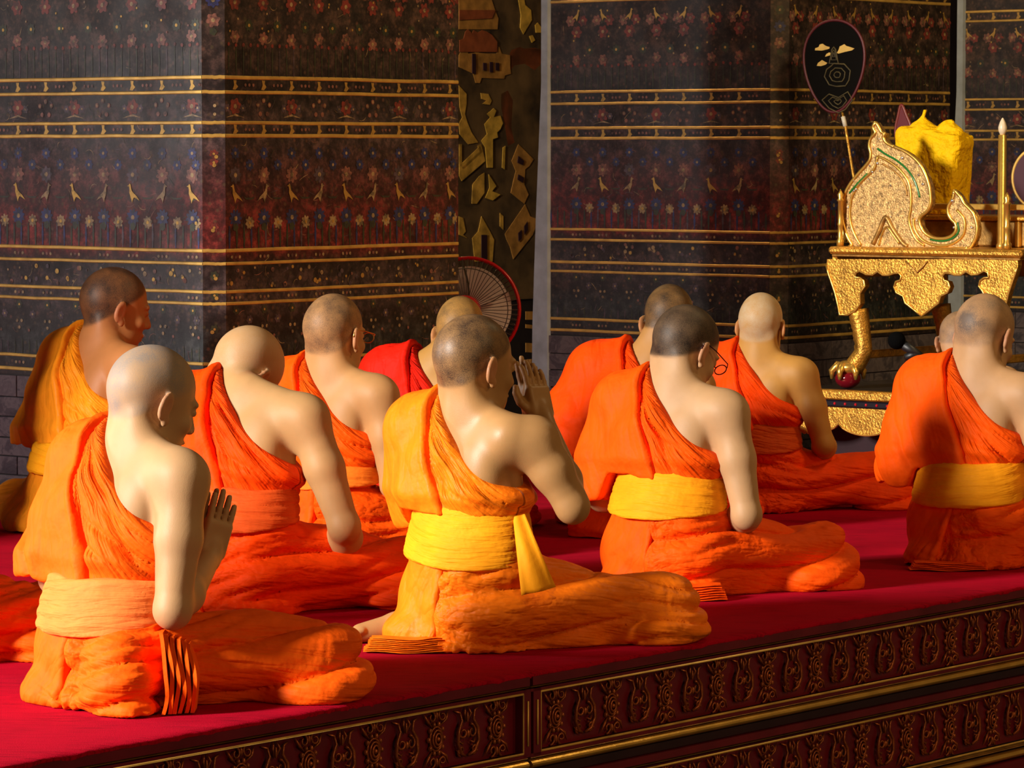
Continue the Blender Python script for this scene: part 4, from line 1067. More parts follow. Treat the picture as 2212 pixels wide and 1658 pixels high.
    disp = np.maximum(disp, -.016); V = V + Nn * disp[:, None] * sm(V[:, 2], -.001, .01)[:, None]; V[:, 2] = np.maximum(V[:, 2], .0006)
    fu = np.stack([V[:, 2] * 13 + rr * 2.2, an * .9 + warp * .8, rr * 1.4 + sd], 1)
    np_mesh('lower_robe', V, Q, robe, root, None, {'fold': fu})
    # ---- flat pleated panel hanging from the sash at the back
    if P.get('panel', True):
        xr0, xr1 = P.get('pan', (.035, .02))
        f = Field([-.36, -.34, -.01], [.16, .10, zt + .03], max(hR, .0062)); low(f, .013)
        f.ell((-.10, -.10, .02), (.07, .05, .05), None, .05)
        f.cut(lambda x, y, z: np.maximum(np.maximum(-z + .001, z - zt), np.maximum(x - (xr0 + (xr1 - xr0) * (1 - z / .22) + .008 * (vn(z * 16 + sd, 0 * x, 0 * y) - .5)), (y - .03 - .3 * (x + .2)) * .9)) + 0 * x, .004)
        V, Nn, Q = f.mesh(); c = ridge(V[:, 0] * 9 - V[:, 2] * 3.2 + sd, V[:, 2] * 3, V[:, 1] * 4); xe = xr0 + (xr1 - xr0) * (1 - V[:, 2] / .22)
        c5 = ridge(V[:, 2] * 30 + V[:, 0] * 9 + sd, V[:, 0] * 6, V[:, 1] * 6)
        disp = A * ((c - .75) * .010 + (c5 - .75) * .010 * sm(.07 - V[:, 2], 0, .05)) + .004 * np.exp(-((V[:, 0] - xe + .012) / .007) ** 2)
        V = V + Nn * disp[:, None]; V[:, 2] = np.maximum(V[:, 2], .0004)
        np_mesh('back_panel', V, Q, robe, root, None, {'fold': np.stack([V[:, 0] * 8 - V[:, 2] * 4, V[:, 2] * 4, V[:, 1] * 4 + sd], 1) * .7})
    # ---- loose pleats of cloth lying on the floor / standing bundle
    for kind, c, ang, ln, ht, nn in (P['pleats'] or []):
        mb = MB(); rg = random.Random(P['seed'])
        ca, sa = math.cos(ang), math.sin(ang)
        for i in range(nn):
            K = 16; pa = []
            for k in range(K + 1):
                t = k / K
                if kind == 'flat':
                    u = (t - .5) * ln * (1 - .03 * i) + rg.uniform(-.004, .004); v = -.018 * math.sin(t * 3.1) + i * .0035 + .004 * math.sin(t * 13 + i * 2.1); z = .005 + i * ht / nn + .002 * math.sin(t * 9)
                    pa.append((u, v, z))
                else:
                    z = .003 + t * ht * (1 - .03 * i); bulge = math.sin(min(1, t * 1.05) * 3.14) * .030 + (1 - t) * .035
                    u = (i - nn / 2) * ln / nn + .010 * math.sin(t * 4.2) + .002 * math.sin(t * 9 + i * 1.7); v = -bulge + .002 * math.sin(t * 11 + i * 2.3) + i * .006
                    pa.append((u, v, z))
            pts = [np.array([c[0] + ca * u - sa * v, c[1] + sa * u + ca * v, z + c[2]]) for u, v, z in pa]
            if kind == 'flat':
                wv = np.array([-sa, ca, 0]) * (.055 - .002 * i)
                vs = [p - wv * .0 for p in pts] + [p + wv + np.array([0, 0, ht / nn * .5]) for p in pts] + [p + wv - np.array([0, 0, ht / nn * .4]) for p in pts] + [p - np.array([0, 0, ht / nn * .3]) for p in pts]
            else:
                wv = np.array([-sa, ca, 0]) * .075; tn = np.array([ca, sa, 0]) * (ln / nn * .36)
                vs = [p - tn for p in pts] + [p + tn for p in pts] + [p + tn + wv for p in pts] + [p - tn + wv for p in pts]
            n = K + 1
            fs = [(a * n + k, a * n + k + 1, ((a + 1) % 4) * n + k + 1, ((a + 1) % 4) * n + k) for a in range(4) for k in range(K)] + [(0, n, 2 * n, 3 * n), (3 * n - 1 + n, 3 * n - 1, 2 * n - 1, n - 1)]
            mb.add(vs, fs)
        o = mb.build('pleated_cloth', robe, root, recalc=True); autosmooth(o, 50)
    # ---- hanging sash end
    if P['tail']:
        mb = MB(); p0, p1_ = [np.array(v, float) for v in P['tail']]; K = 18; J = 8; vs = []
        side_ = norm(np.cross(p1_ - p0, [.6, -.6, .3]))
        for k in range(K + 1):
            t = k / K; c = p0 + (p1_ - p0) * t + np.array([.02, -.02, 0]) * math.sin(t * 3); wd = .016 + .030 * t
            for j in range(J + 1):
                u = j / J - .5; vs.append(c + side_ * wd * 2 * u + np.array([.6, -.6, 0]) * (.008 * math.sin(u * 7 + t * 2) * (.4 + t)))
        b = len(vs); vs += [v - np.array([.6, -.6, .2]) * .003 for v in vs]
        n = J + 1; fs = [(k * n + j, (k + 1) * n + j, (k + 1) * n + j + 1, k * n + j + 1) for k in range(K) for j in range(J)]
        fs += [tuple(b + i for i in q_[::-1]) for q_ in fs]
        for k in range(K): fs += [(k * n, b + k * n, b + (k + 1) * n, (k + 1) * n), (k * n + J, (k + 1) * n + J, b + (k + 1) * n + J, b + k * n + J)]
        fs += [(K * n + j, b + K * n + j, b + K * n + j + 1, K * n + j + 1) for j in range(J)]
        mb.add(vs, fs); mb.build('sash_end', sash, root, smooth=True)
    if P['glasses']:
        gm = P['glasses']; sp_ = empty('spectacles', (0, 0, 0), 0, root)
        for s_ in (-1, 1):
            mb = MB(); mb.tube([hd(s_ * .090, -.030, -.010), hd(s_ * .087, -.018, .012), hd(s_ * .083, .03, .014), hd(s_ * .074, .095, .010), hd(s_ * .060, .110, .006)], [.0026, .0022, .0018, .0016, .0016], 6)
            mb.build('temple_arm', gm, sp_, smooth=True)
            mb = MB(); mb.tube([hd(s_ * .036 + .022 * math.cos(t), .112, .0 + .015 * math.sin(t)) for t in np.linspace(0, 6.283, 17)[:-1]], .0018, 6, 0, True); mb.build('rim', gm, sp_, smooth=True)
        mb = MB(); mb.tube([hd(-.014, .112, .006), hd(0, .116, .010), hd(.014, .112, .006)], .0018, 6); mb.build('bridge', gm, sp_, smooth=True)
    return root


OR = cloth('robe_orange', (.96, .112, .003)); OR2 = cloth('robe_deep_orange', (.95, .092, .002)); ORR = cloth('robe_red_orange', (.93, .062, .001)); RD = cloth('robe_red', (.75, .014, .004))
YO = cloth('robe_yellow_orange', (.90, .27, .010), sheen=.08, rough=.45); GO = cloth('robe_golden_orange', (.92, .19, .006), sheen=.08, rough=.42); BO = cloth('robe_burnt_orange', (.72, .10, .008))
SY = cloth('sash_yellow', (.92, .34, .008), wr=.45); SO = cloth('sash_orange', (.90, .20, .015), wr=.45); SR = cloth('sash_rust', (.66, .085, .012), wr=.5); SP = cloth('sash_pale_orange', (.92, .22, .045), wr=.45)
sk = [skin('skin_pale', (.45, .265, .125), (.25, .20, .165), .62), skin('skin_dark_tan', (.40, .15, .045), (.022, .013, .010), 1.0), skin('skin_light', (.46, .26, .105), (.5, .35, .22), .02),
      skin('skin_tan', (.46, .24, .09), (.09, .055, .035), .50), skin('skin_golden', (.44, .23, .055), (.08, .05, .025), .38), skin('skin_olive', (.40, .215, .08), (.035, .022, .017), .74, rough=.30),
      skin('skin_brown', (.42, .21, .06), (.022, .015, .010), 1.0), skin('skin_fair', (.47, .28, .135), (.012, .008, .007), 1.2), skin('skin_ochre', (.46, .23, .05), (.50, .38, .24), .62),
      skin('skin_soft', (.46, .26, .12), (.13, .09, .065), .5)]
GL_G = simple('gold_wire', (.7, .42, .1), .3, .9); GL_B = simple('dark_frame', (.03, .004, .004), .3)
patch = lambda q: .35 + .9 * sm(vn(q[:, 0] * 16 + 3, q[:, 1] * 16, q[:, 2] * 16), .4, .62)
nape = lambda q: .55 + 1.6 * np.exp(-((q[:, 0] / .045) ** 2 + ((q[:, 2] - .0) / .035) ** 2)) * (q[:, 1] < 0) + .7 * np.exp(-((q[:, 0] - .05) / .02) ** 2) * sm(q[:, 2], .03, .08)

monk('nearest monk, bright orange robe and pale orange sash, pale stubble, front left', 232, 8.68, 48, OR, SP, sk[0],
     dict(lean=13, neck=22, hp=22, hyaw=10, z0=.175, z1=.30, h=.0050, ER=(.225, .025, .235), WR=(.05, .265, .325), WL=(.02, .265, .325), DR=(.06, .30, .95), EL=(-.245, .03, .27), capez=.28, seed=1, sc=1.0,
          headd=(.0, 0, -.016), pleats=[('bundle', (.275, .010, 0), math.radians(48), .075, .185, 6)], skirt_extra=[((.17, -.085, .04), (.08, .07, .12), .05)], KR=(.27, .43, .095), hairfn=lambda q: .55 + .8 * sm(vn(q[:, 0] * 20, q[:, 1] * 20, q[:, 2] * 20) + q[:, 2] * 2, .45, .75), xcut=(-.105, .02)))
monk('golden orange robe and yellow sash, raising joined hands to his face, centre front', 1010, 9.66, 45, GO, SY, sk[5],
     dict(lean=3, neck=8, hp=10, hyaw=10, z0=.225, z1=.375, h=.0050, hands='face', ER=(.262, .125, .375), WR=(.045, .235, .585), WL=(.015, .240, .590), EL=(-.25, .10, .33), DR=(-.30, .02, .95), capez=.30, seed=2,
          FL=(-.19, -.075, .042), foot=True, KR=(.27, .46, .085), tail=((.180, .01, .355), (.262, .0, .165)), pleats=[('flat', (.0, -.215, 0), math.radians(45), .24, .035, 8)], sashtilt=-.05, wide=1.03))
monk('dark stubble and black spectacles, deep orange robe with bright yellow sash', 1437, 10.82, 35, OR2, SY, sk[7],
     dict(lean=8, neck=26, hp=32, hyaw=14, z0=.235, z1=.368, ER=(.262, .035, .245), WR=(.10, .24, .20), WL=(.02, .26, .20), DR=(-.7, .6, -.1), hands='lap', seed=3, glasses=GL_B,
          pleats=[('flat', (.18, -.13, 0), math.radians(35), .20, .045, 7)], KR=(.30, .40, .095), capez=.27, sc=.985))
monk('grey nape stubble, orange robe with golden sash, cut by the right frame edge', 2092, 11.56, 35, OR2, SY, sk[9],
     dict(lean=8, neck=22, hp=26, hyaw=6, z0=.195, z1=.33, ER=(.27, .03, .28), WR=(.10, .24, .20), DR=(-.7, .6, -.1), hands='lap', seed=4, hairfn=nape, sc=.985, EL=(-.245, .03, .30), capez=.24, pleats=[('flat', (.04, -.205, 0), math.radians(35), .24, .025, 5)], pan=(.02, -.05)))
monk('bald monk bowing his head deeply, red-orange robe, behind the nearest monk', 492, 10.4, 30, ORR, SR, sk[2],
     dict(lean=14, side=0, neck=54, hp=50, hyaw=10, hroll=10, neckr=.96, z0=.23, z1=.345, ER=(.32, .10, .24), WR=(.22, .26, .12), WL=(.0, .28, .14), DR=(-.4, .5, -.5), hands='lap', seed=5, KR=(.40, .36, .11), sc=1.02, wide=1.10, headd=(-.06, -.03, -.02)))
monk('gold wire spectacles, orange robe, sitting upright in front of the left pillar', 712, 11.62, 33, OR2, SO, sk[3],
     dict(lean=3, neck=10, hp=8, hyaw=2, z0=.25, z1=.32, ER=(.24, .02, .26), WR=(.12, .25, .20), WL=(.0, .26, .20), DR=(-.5, .6, -.1), hands='lap', seed=6, glasses=GL_G, sc=.975, KR=(.33, .30, .10)))
monk('tan monk in yellow-orange robe, far left before the painted pillar', 168, 12.5, 50, YO, SY, sk[1],
     dict(lean=14, neck=24, hp=14, hyaw=18, z0=.20, z1=.29, seed=7, sc=1.06, foot=True, FL=(-.30, -.02, .09), skirt_extra=[((-.28, -.02, .08), (.13, .09, .08), .08)], EL=(-.25, .03, .28)))
monk('plain red robe, bare head overlapping the electric fan', 915, 12.5, 20, RD, RD, sk[4],
     dict(lean=5, neck=22, hp=20, hyaw=-12, seed=8, h=.0068, sc=.945, headd=(.08, 0, -.01), side=4, KR=(.17, .38, .09), KL=(-.2, .38, .09)))
monk('red-orange robe, dark hair, leaning behind the monk with black spectacles', 1350, 12.45, 18, ORR, SY, sk[6],
     dict(lean=18, neck=30, hp=34, hyaw=-8, z0=.20, z1=.33, seed=9, h=.0068, sc=.985, side=6, headd=(.055, 0, .02), EL=(-.29, .06, .27), capez=.25))
monk('small monk with cropped pale hair, red-orange robe, beside the gilded table', 1632, 13.3, 26, ORR, SR, sk[8],
     dict(lean=5, neck=12, hp=8, hyaw=-6, z0=.235, z1=.35, seed=10, h=.0065, sc=.905, ER=(.27, .05, .27), WR=(.20, .24, .22), DR=(-.5, .5, -.2), hands='lap', KR=(.42, .34, .13), wide=1.0))
monk('bare head glimpsed behind the monk at the right frame edge', 2076, 13.62, 20, RD, SR, sk[9], dict(lean=24, neck=34, hp=40, hyaw=-10, seed=11, h=.0075, sc=.85, wide=.9, EL=(-.2, .08, .27), headd=(-.075, 0, .0), KR=(.2, .38, .09), KL=(-.2, .38, .09)))
monk('monk cut off by the left frame edge, only his orange knees show', -300, 9.35, 45, OR, SO, sk[3], dict(seed=12, h=.0075, KR=(.26, .44, .10), amp=1.3))
# ------------------------------------------------------------------ altar corner: dais, gilded table, seat, offerings
TB = at(1790, 545, 14.9); TB[2] = 0
U = -D2


def T3(u, z, d=0.0): return TB + U * u + D1 * d + np.array([0, 0, z])


def uz(px, py, dep=0.0):
    p = on_plane(px, py, TB + D1 * dep, D1); return float(np.dot(p - TB, U)), float(p[2])


def Z7(pts, dep=0.0): return [uz(1712 + x / 3.316, 200 + y / 3.316, dep) for x, y in pts]


AZ = math.atan2(U[1], U[0])
Mt = np.array([[U[0], D1[0], 0], [U[1], D1[1], 0], [0, 0, 1.]])
ZD = .345                                        # dais top
# dais
root = empty('gilded_dais', tuple(T3(-.1, 0, -.1))); tag(root, 'low gilded dais with scalloped skirt carrying the clawed table legs', 'dais')
off = -T3(-.1, 0, -.1)


def Td(u, z, d=0.0): return T3(u, z, d) + off


Ld = 1.75
mb = MB(); mb.box(Td(Ld / 2 - .12, ZD - .008, .75), (Ld / 2, .84, .008), Mt, 0, .003); mb.build('dais_top', simple('dark_polished_top', (.03, .026, .022), .22, 0, 6, .4), root)


def band(name, z0, z1, d0, mat, bev=.006):
    mb = MB(); mb.box(Td(Ld / 2 - .12, (z0 + z1) / 2, d0 + .03), (Ld / 2 + .002, .03, (z1 - z0) / 2), Mt, 0, bev); return mb.build(name, mat, root)


band('top_molding', ZD - .036, ZD + .002, -.11, GOLD)
band('gem_band', ZD - .066, ZD - .038, -.098, simple('black_inlay', (.012, .010, .016), .3))
gsrc = None
GEMR = simple('red_gem', (.5, .01, .02), .08)
for i in range(34):
    u = -.10 + i * .05
    if gsrc is None:
        mb = MB(); mb.sphere((0, 0, 0), (.006, .006, .006), 4); gsrc = mb.build('gem', GEMR, root, smooth=True); gsrc.location = Td(u, ZD - .052, -.099)
    else: share('gem', gsrc, root, tuple(Td(u, ZD - .052, -.099)))
mb = MB(); poly = [(-.12, ZD - .066), (Ld - .12, ZD - .066)]
nsc = 7; wv = Ld / nsc
for i in range(nsc * 12, -1, -1):
    t = (i / 12) % 1; u = -.12 + i / 12 * wv; poly.append((u, ZD - .130 - .042 * math.sin(math.pi * t) ** .6))
mb.prism(poly, lambda u, z, d: Td(u, z, d), -.115, -.095); mb.build('scalloped_skirt', GOLD, root, recalc=True)
mb = MB(); mb.tube([Td(u, z, -.115) for u, z in poly[2:]], .004, 6); mb.build('skirt_edge', GOLD_S, root, smooth=True)
mb = MB(); mb.box(Td(Ld / 2 - .12, .155 + .004, .80), (Ld / 2 - .02, .74, .148), Mt); mb.build('shade_block', LACQ_D, root)  # dark block stands in for the shade under the dais
# table
root = empty('gilded_table', tuple(T3(.45, 0, .35) + np.array([0, 0, ZD]))); tag(root, 'gilded table with scalloped apron and claw feet on red balls', 'table')
off = -(T3(.45, 0, .35) + np.array([0, 0, ZD]))


def Tt(u, z, d=0.0): return T3(u, z, d) + off


uL = uz(1787, 545)[0]; uR = uz(2206, 556)[0]; zt = uz(1990, 536)[1]; DP = .72
def slab(name, z0, z1, e, mat, bev):
    mb = MB(); mb.box(Tt((uL + uR) / 2, (z0 + z1) / 2, DP / 2), ((uR - uL) / 2 + e, DP / 2 + e, (z1 - z0) / 2), Mt, 0, bev); return mb.build(name, mat, root)
slab('table_top', zt - .030, zt, .0, GOLD, .010)
slab('top_molding', zt - .040, zt - .031, -.012, GOLD_D, .003)
half = [(935, 1600), (880, 1555), (815, 1505), (800, 1455), (752, 1432), (735, 1390), (748, 1352), (780, 1342), (788, 1312), (770, 1290), (735, 1292), (700, 1305), (655, 1306), (618, 1280), (580, 1304), (535, 1300), (490, 1276), (462, 1288), (455, 1322), (490, 1325),
        (518, 1345), (527, 1385), (502, 1418), (490, 1440), (493, 1510), (452, 1566), (400, 1590), (345, 1590), (334, 1520), (312, 1430), (285, 1350), (262, 1285), (250, 1235), (252, 1192)]
apr = [(x, y) for x, y in half] + [(935 * 2 - x, y) for x, y in half[::-1][:-1]]
mb = MB(); P_ = Z7(apr, .02); mb.prism(P_, lambda u, z, d: Tt(u, z, d), .015, .045); mb.build('apron', GOLD, root, recalc=True)
mb = MB(); mb.tube([Tt(u, z, .012) for u, z in Z7(half[:-1], .02)], .0045, 6); mb.tube([Tt(u, z, .012) for u, z in Z7([(1870 - x, y) for x, y in half[:-1]], .02)], .0045, 6); mb.build('apron_edge', GOLD_S, root, smooth=True)
mb = MB(); mb.tube([Tt(u, z, .010) for u, z in Z7([(820, 1205), (860, 1250), (900, 1290), (940, 1250), (975, 1205)], .02)], .003, 5); mb.build('incised_diamond', GOLD_D, root, smooth=True)
# side apron (towards the pillars) and back apron
mb = MB(); mb.box(Tt(uL + .02, zt - .085, DP / 2), (.012, DP / 2 - .02, .045), Mt, 0, .004); mb.build('side_apron', GOLD, root)
mb = MB(); mb.box(Tt((uL + uR) / 2, zt - .085, DP - .02), ((uR - uL) / 2 - .02, .012, .045), Mt, 0, .004); mb.build('side_apron', GOLD_D, root)


def leg(u0, d0, sg, name='leg'):
    """cabriole leg with a lion paw gripping a red ball"""
    z1 = .66; mb = MB(); K = 14; vs = []; pts = []; rr = []
    for k in range(K + 1):
        t = k / K; z = z1 - t * (z1 - ZD - .085)
        u = u0 + sg * (.012 + .030 * math.sin(t * 1.9) - .050 * max(0, t - .72) * 3.3); pts.append(Tt(u, z, d0)); rr.append(.044 - .009 * math.sin(t * math.pi * .9))
    mb.tube(pts, rr, 10, 0)
    lg = mb.build(name, GOLD, root, smooth=True)
    # leafy teeth along the back edge
    for k in range(1, 8):
        t = k / 9; i = int(t * K); c = np.array(pts[i]); q = MB(); q.sphere(c - U * sg * (-.0) + U * (-sg) * (rr[i] * .9), (.012, .012, .016), 5); q.build('leaf_tooth', GOLD, lg, smooth=True)
    c = np.array(pts[-1]); cb = Tt(u0 - sg * .028, ZD + .040, d0 - .01)
    q = MB(); q.sphere(cb, (.052, .052, .040), 12); q.build('ball', RED_B, lg, smooth=True)
    q = MB(); q.sphere(cb + np.array([0, 0, .045]) + U * sg * .01, (.058, .052, .030), 8, 0)
    for k in range(5):
        a = math.radians(150 + k * 62) ; dr = U * math.cos(a) * .9 + D1 * math.sin(a)
        dr = dr / np.linalg.norm(dr)
        b = cb + np.array([0, 0, .048]); q.tube([b, b + dr * .042 + np.array([0, 0, .006]), b + dr * .064 - np.array([0, 0, .018]), b + dr * .064 - np.array([0, 0, .050])], [.014, .017, .014, .006], 8)
    q.build('paw', GOLD_S, lg, smooth=True)


RED_B = simple('dark_red_ball', (.16, .004, .010), .15)
uFL = uz(1846, 720, .05)[0]; uFR = uz(2150, 720, .05)[0]
leg(uFL, .055, 1); leg(uFR, .055, -1); leg(uFL, DP - .05, 1); leg(uFR, DP - .05, -1)
for u in (uFL + .02, uFR - .02):
    mb = MB(); mb.box(Tt(u, ZD + .135, DP / 2), (.012, DP / 2 - .07, .016), Mt, 0, .004); mb.build('stretcher', GOLD, root)
    mb = MB(); mb.box(Tt(u + .0, ZD + .23, .10), (.010, .008, .08), Mt, 0, .003); mb.build('inner_brace', LACQ, root)
# seat arm panel: big flame-shaped leaf with an upturned tail, standing on the table
ZT = zt
root = empty('preaching_chair', tuple(T3(.3, ZT, .1))); tag(root, 'gilded seat with flame-shaped mosaic arm panel standing on the gilded table', 'chair')
off2 = -T3(.3, ZT, .1)


def Ts(u, z, d=0.0): return T3(u, z, d) + off2


leaf = [(608, 215), (632, 250), (652, 285), (672, 292), (664, 325), (690, 362), (740, 388), (800, 412), (850, 442), (895, 478), (930, 520), (955, 565), (980, 625), (997, 690), (1003, 760), (998, 810), (975, 850), (938, 880), (922, 910), (932, 960), (962, 1005), (1010, 1035), (1060, 1045), (1120, 1040), (1165, 1015), (1186, 975), (1178, 935), (1150, 905), (1130, 870), (1128, 825), (1145, 785), (1165, 750), (1172, 702),
        (1195, 722), (1218, 748), (1240, 790), (1275, 825), (1305, 860), (1325, 910), (1336, 970), (1328, 1030), (1305, 1080), (1275, 1112), (1180, 1116), (480, 1112), (440, 1085), (405, 1030), (382, 965), (368, 890), (366, 820), (378, 755), (402, 695), (440, 635), (490, 575), (540, 520), (568, 478), (572, 430), (562, 385), (572, 330), (600, 298), (606, 280), (590, 250)]
dl = .10
LP = Z7(leaf, dl)
mb = MB(); mb.prism(LP, lambda u, z, d: Ts(u, z, d), dl - .012, dl + .022); mb.build('arm_panel', simple('mosaic_gilt', (.56, .34, .12), .3, .55, 60, .7, 1.0, 160), root, recalc=True)


def line(name, pts, r, mat, d=dl - .014):
    P0 = Z7(pts, dl); pt = []
    n = len(P0)
    for i in range(n - 1):
        a, b = np.array(P0[i]), np.array(P0[i + 1]); p_ = np.array(P0[max(i - 1, 0)]); q_ = np.array(P0[min(i + 2, n - 1)])
        for t in (0, .25, .5, .75): pt.append(.5 * ((2 * a) + (-p_ + b) * t + (2 * p_ - 5 * a + 4 * b - q_) * t * t + (-p_ + 3 * a - 3 * b + q_) * t ** 3))
    pt.append(np.array(P0[-1])); mb = MB(); mb.tube([Ts(p[0], p[1], d) for p in pt], r, 6); return mb.build(name, mat, root, smooth=True)


line('outer_rim', leaf[6:] + leaf[:7], .0075, GOLD_S, dl - .012)
line('rim_line', [(622, 400), (680, 440), (760, 485), (830, 545), (880, 615), (910, 690), (925, 750)], .0045, GREEN)
line('rim_line', [(625, 455), (700, 490), (780, 550), (840, 630), (862, 720), (862, 820), (850, 900), (862, 970), (900, 1050), (960, 1095)], .006, GOLD_S)
line('rim_line', [(655, 510), (720, 545), (790, 610), (825, 680), (835, 740)], .004, GOLD_D)
line('rim_line', [(625, 455), (600, 545), (540, 605), (480, 670), (440, 750), (425, 840), (430, 930), (460, 1020), (505, 1095)], .006, GOLD_S)
line('rim_line', [(550, 580), (480, 650), (420, 720)], .004, GREEN)
line('rim_line', [(880, 900), (890, 980), (940, 1050), (1010, 1085), (1100, 1095), (1180, 1070), (1235, 1020), (1250, 950), (1235, 890), (1190, 840)], .006, GOLD_S)
line('rim_line', [(1000, 1050), (1090, 1062), (1165, 1040), (1205, 990), (1195, 930)], .004, GREEN)
line('diamond_inset', [(590, 1085), (640, 980), (682, 890), (730, 970), (800, 1070), (840, 1100)], .010, GOLD_D)
line('diamond_inset', [(630, 1095), (655, 1010), (690, 960), (730, 1010), (780, 1080)], .005, GOLD_S)
gsrc = None
for x, y, r in ((625, 505, 12), (570, 522, 9), (588, 568, 10), (458, 702, 11), (472, 690, 9), (495, 655, 7), (455, 630, 6), (802, 468, 12), (720, 665, 8), (925, 525, 8), (950, 655, 11), (763, 515, 6), (1163, 775, 14), (1172, 965, 10), (1300, 965, 10), (1170, 720, 7), (920, 590, 9), (720, 888, 7), (640, 560, 6), (590, 400, 7), (640, 330, 7), (905, 915, 7), (560, 620, 6), (415, 820, 7), (405, 900, 7)):
    (u, z), = Z7([(x, y)], dl); rr = r / 3.316 / 540
    if gsrc is None: mb = MB(); mb.sphere((0, 0, 0), 1, 5); gsrc = mb.build('mirror_gem', MIRROR, root, smooth=True); gsrc.location = Ts(u, z, dl - .016); gsrc.scale = (rr,) * 3
    else: g = share('mirror_gem', gsrc, root, tuple(Ts(u, z, dl - .016))); g.scale = (rr,) * 3
# posts, rail and seat box behind the arm
def post(px, y0, y1, dep, r, name='post'):
    u, z0 = uz(px, y1, dep); _, z1 = uz(px, y0, dep); z0 = ZT + .001
    mb = MB(); h = z1 - z0
    mb.lathe([(r * 1.5, 0), (r * 1.5, .02), (r, .03), (r, h * .35), (r * 1.25, h * .38), (r, h * .42), (r, h * .78), (r * 1.5, h * .80), (r * .9, h * .84), (r * 1.3, h * .90), (r * .5, h * .96), (0.001, h)], tuple(Ts(u, z0, dep)), 12)
    return mb.build(name, GOLD_S, root, smooth=True)
post(1815, 408, 530, .06, .010); post(2175, 415, 545, .06, .012); post(1822, 430, 530, .60, .010)
uA, zA = uz(1990, 445, .30); uB = uz(2240, 445, .30)[0]
mb = MB(); mb.box(Ts((uA + uB) / 2, zA, .30), ((uB - uA) / 2, .010, .012), Mt, 0, .003); mb.build('rail', GOLD_S, root)
zB = uz(2050, 475, .30)[1]
mb = MB(); mb.box(Ts((uA + uB) / 2, (ZT + zB) / 2 + .0005, .48), ((uB - uA) / 2, .16, (zB - ZT) / 2 - .0005), Mt, 0, .008); mb.build('seat_box', GOLD_D, root)
mb = MB(); mb.box(Ts((uA + uB) / 2, zB + .009, .47), ((uB - uA) / 2 + .01, .175, .009), Mt, 0, .005); mb.build('seat_ledge', GOLD, root)
for px in (2105, 2160, 2200):
    u = uz(px, 500, .31)[0]; mb = MB(); mb.box(Ts(u, (ZT + zB) / 2, .31), (.010, .012, (zB - ZT) / 2 - .002), Mt, 0, .003); mb.build('baluster', GOLD_S, root)
# yellow draped cushion (backrest) on the seat
SeatZ = zB + .019
cpos = T3(*uz(2012, 460, .47), .47); cpos[2] = SeatZ
root = empty('draped_cushion', tuple(cpos), AZ); tag(root, 'upright cushion draped in bright yellow cloth on the gilded seat', 'cushion')
f = Field([-.24, -.12, -.01], [.26, .12, .48], .006)
Rt_ = np.array(Matrix.Rotation(.10, 3, 'Y'), dtype=np.float32)
f.rbox((.0, 0, .165), (.125, .045, .15), .03, Rt_, .02); f.cone((.075, 0, .03), (.150, 0, .0), .05, .04, .05)
f.cone((-.06, 0, .33), (-.035, 0, .420), .045, .006, .05); f.cone((.04, 0, .33), (.09, 0, .375), .035, .018, .04); f.cone((-.10, 0, .30), (-.03, 0, .35), .035, .03, .03); f.cone((.09, 0, .36), (.135, -.01, .34), .02, .016, .02)
f.cut(lambda x, y, z: -z + 0 * x * y)
V, Nn, Q = f.mesh(); c = ridge(V[:, 0] * 12 + V[:, 2] * 3, V[:, 2] * 4, V[:, 1] * 6); top = sm(V[:, 2], .26, .33)
V = V + Nn * ((c - .7) * .006 * (1 - top) + (ridge(V[:, 2] * 26 + V[:, 0] * 10, V[:, 0] * 9, V[:, 1] * 9) - .7) * .014 * top)[:, None]; V[:, 2] = np.maximum(V[:, 2], .0005)
YEL = cloth('bright_yellow_cloth', (.90, .52, .004)); np_mesh('cloth_cover', V, Q, YEL, root, None, {'fold': V * 12})


def flat_fan(name, label, centre, ru, rz, mat, rimmat, tilt=0, taper=.0, cat='fan', tip=0, thick=.006):
    """oval fan in a plane facing -D1; centre world"""
    root = empty(name, tuple(centre), AZ); tag(root, label, cat)
    K = 48; pts = []
    for k in range(K):
        a = 2 * math.pi * k / K; x = ru * math.cos(a); z = rz * math.sin(a); x *= (1 + taper * z / rz); z += tip * max(0, math.sin(a)) ** 9
        pts.append((x * math.cos(tilt) + z * math.sin(tilt), -x * math.sin(tilt) + z * math.cos(tilt)))
    mb = MB(); mb.prism(pts, lambda u, z, d: np.array([u, d, z]), -thick / 2, thick / 2); mb.build('blade', mat, root, recalc=True)
    mb = MB(); mb.tube([np.array([u, -.001, z]) for u, z in pts], .0065, 6, 0, True); mb.build('rim', rimmat, root, smooth=True)
    return root


# ceremonial fan, black with gold clouds
dF = .62
cu, cz_ = uz(1802, 143, dF); cF = T3(cu, cz_, dF)
RIMR = simple('dark_red_rim', (.10, .010, .012), .5)
fanr = flat_fan('ceremonial_fan', 'black egg-shaped ceremonial fan with gold clouds and thin red rim', cF, .150, .193, simple('black_velvet', (.006, .005, .004), .9, spec=.04), RIMR, 0, .22)


def onfan(px, py, d=-.005):
    u, z = uz(px, py, dF); return np.array([u - cu, d, z - cz_])


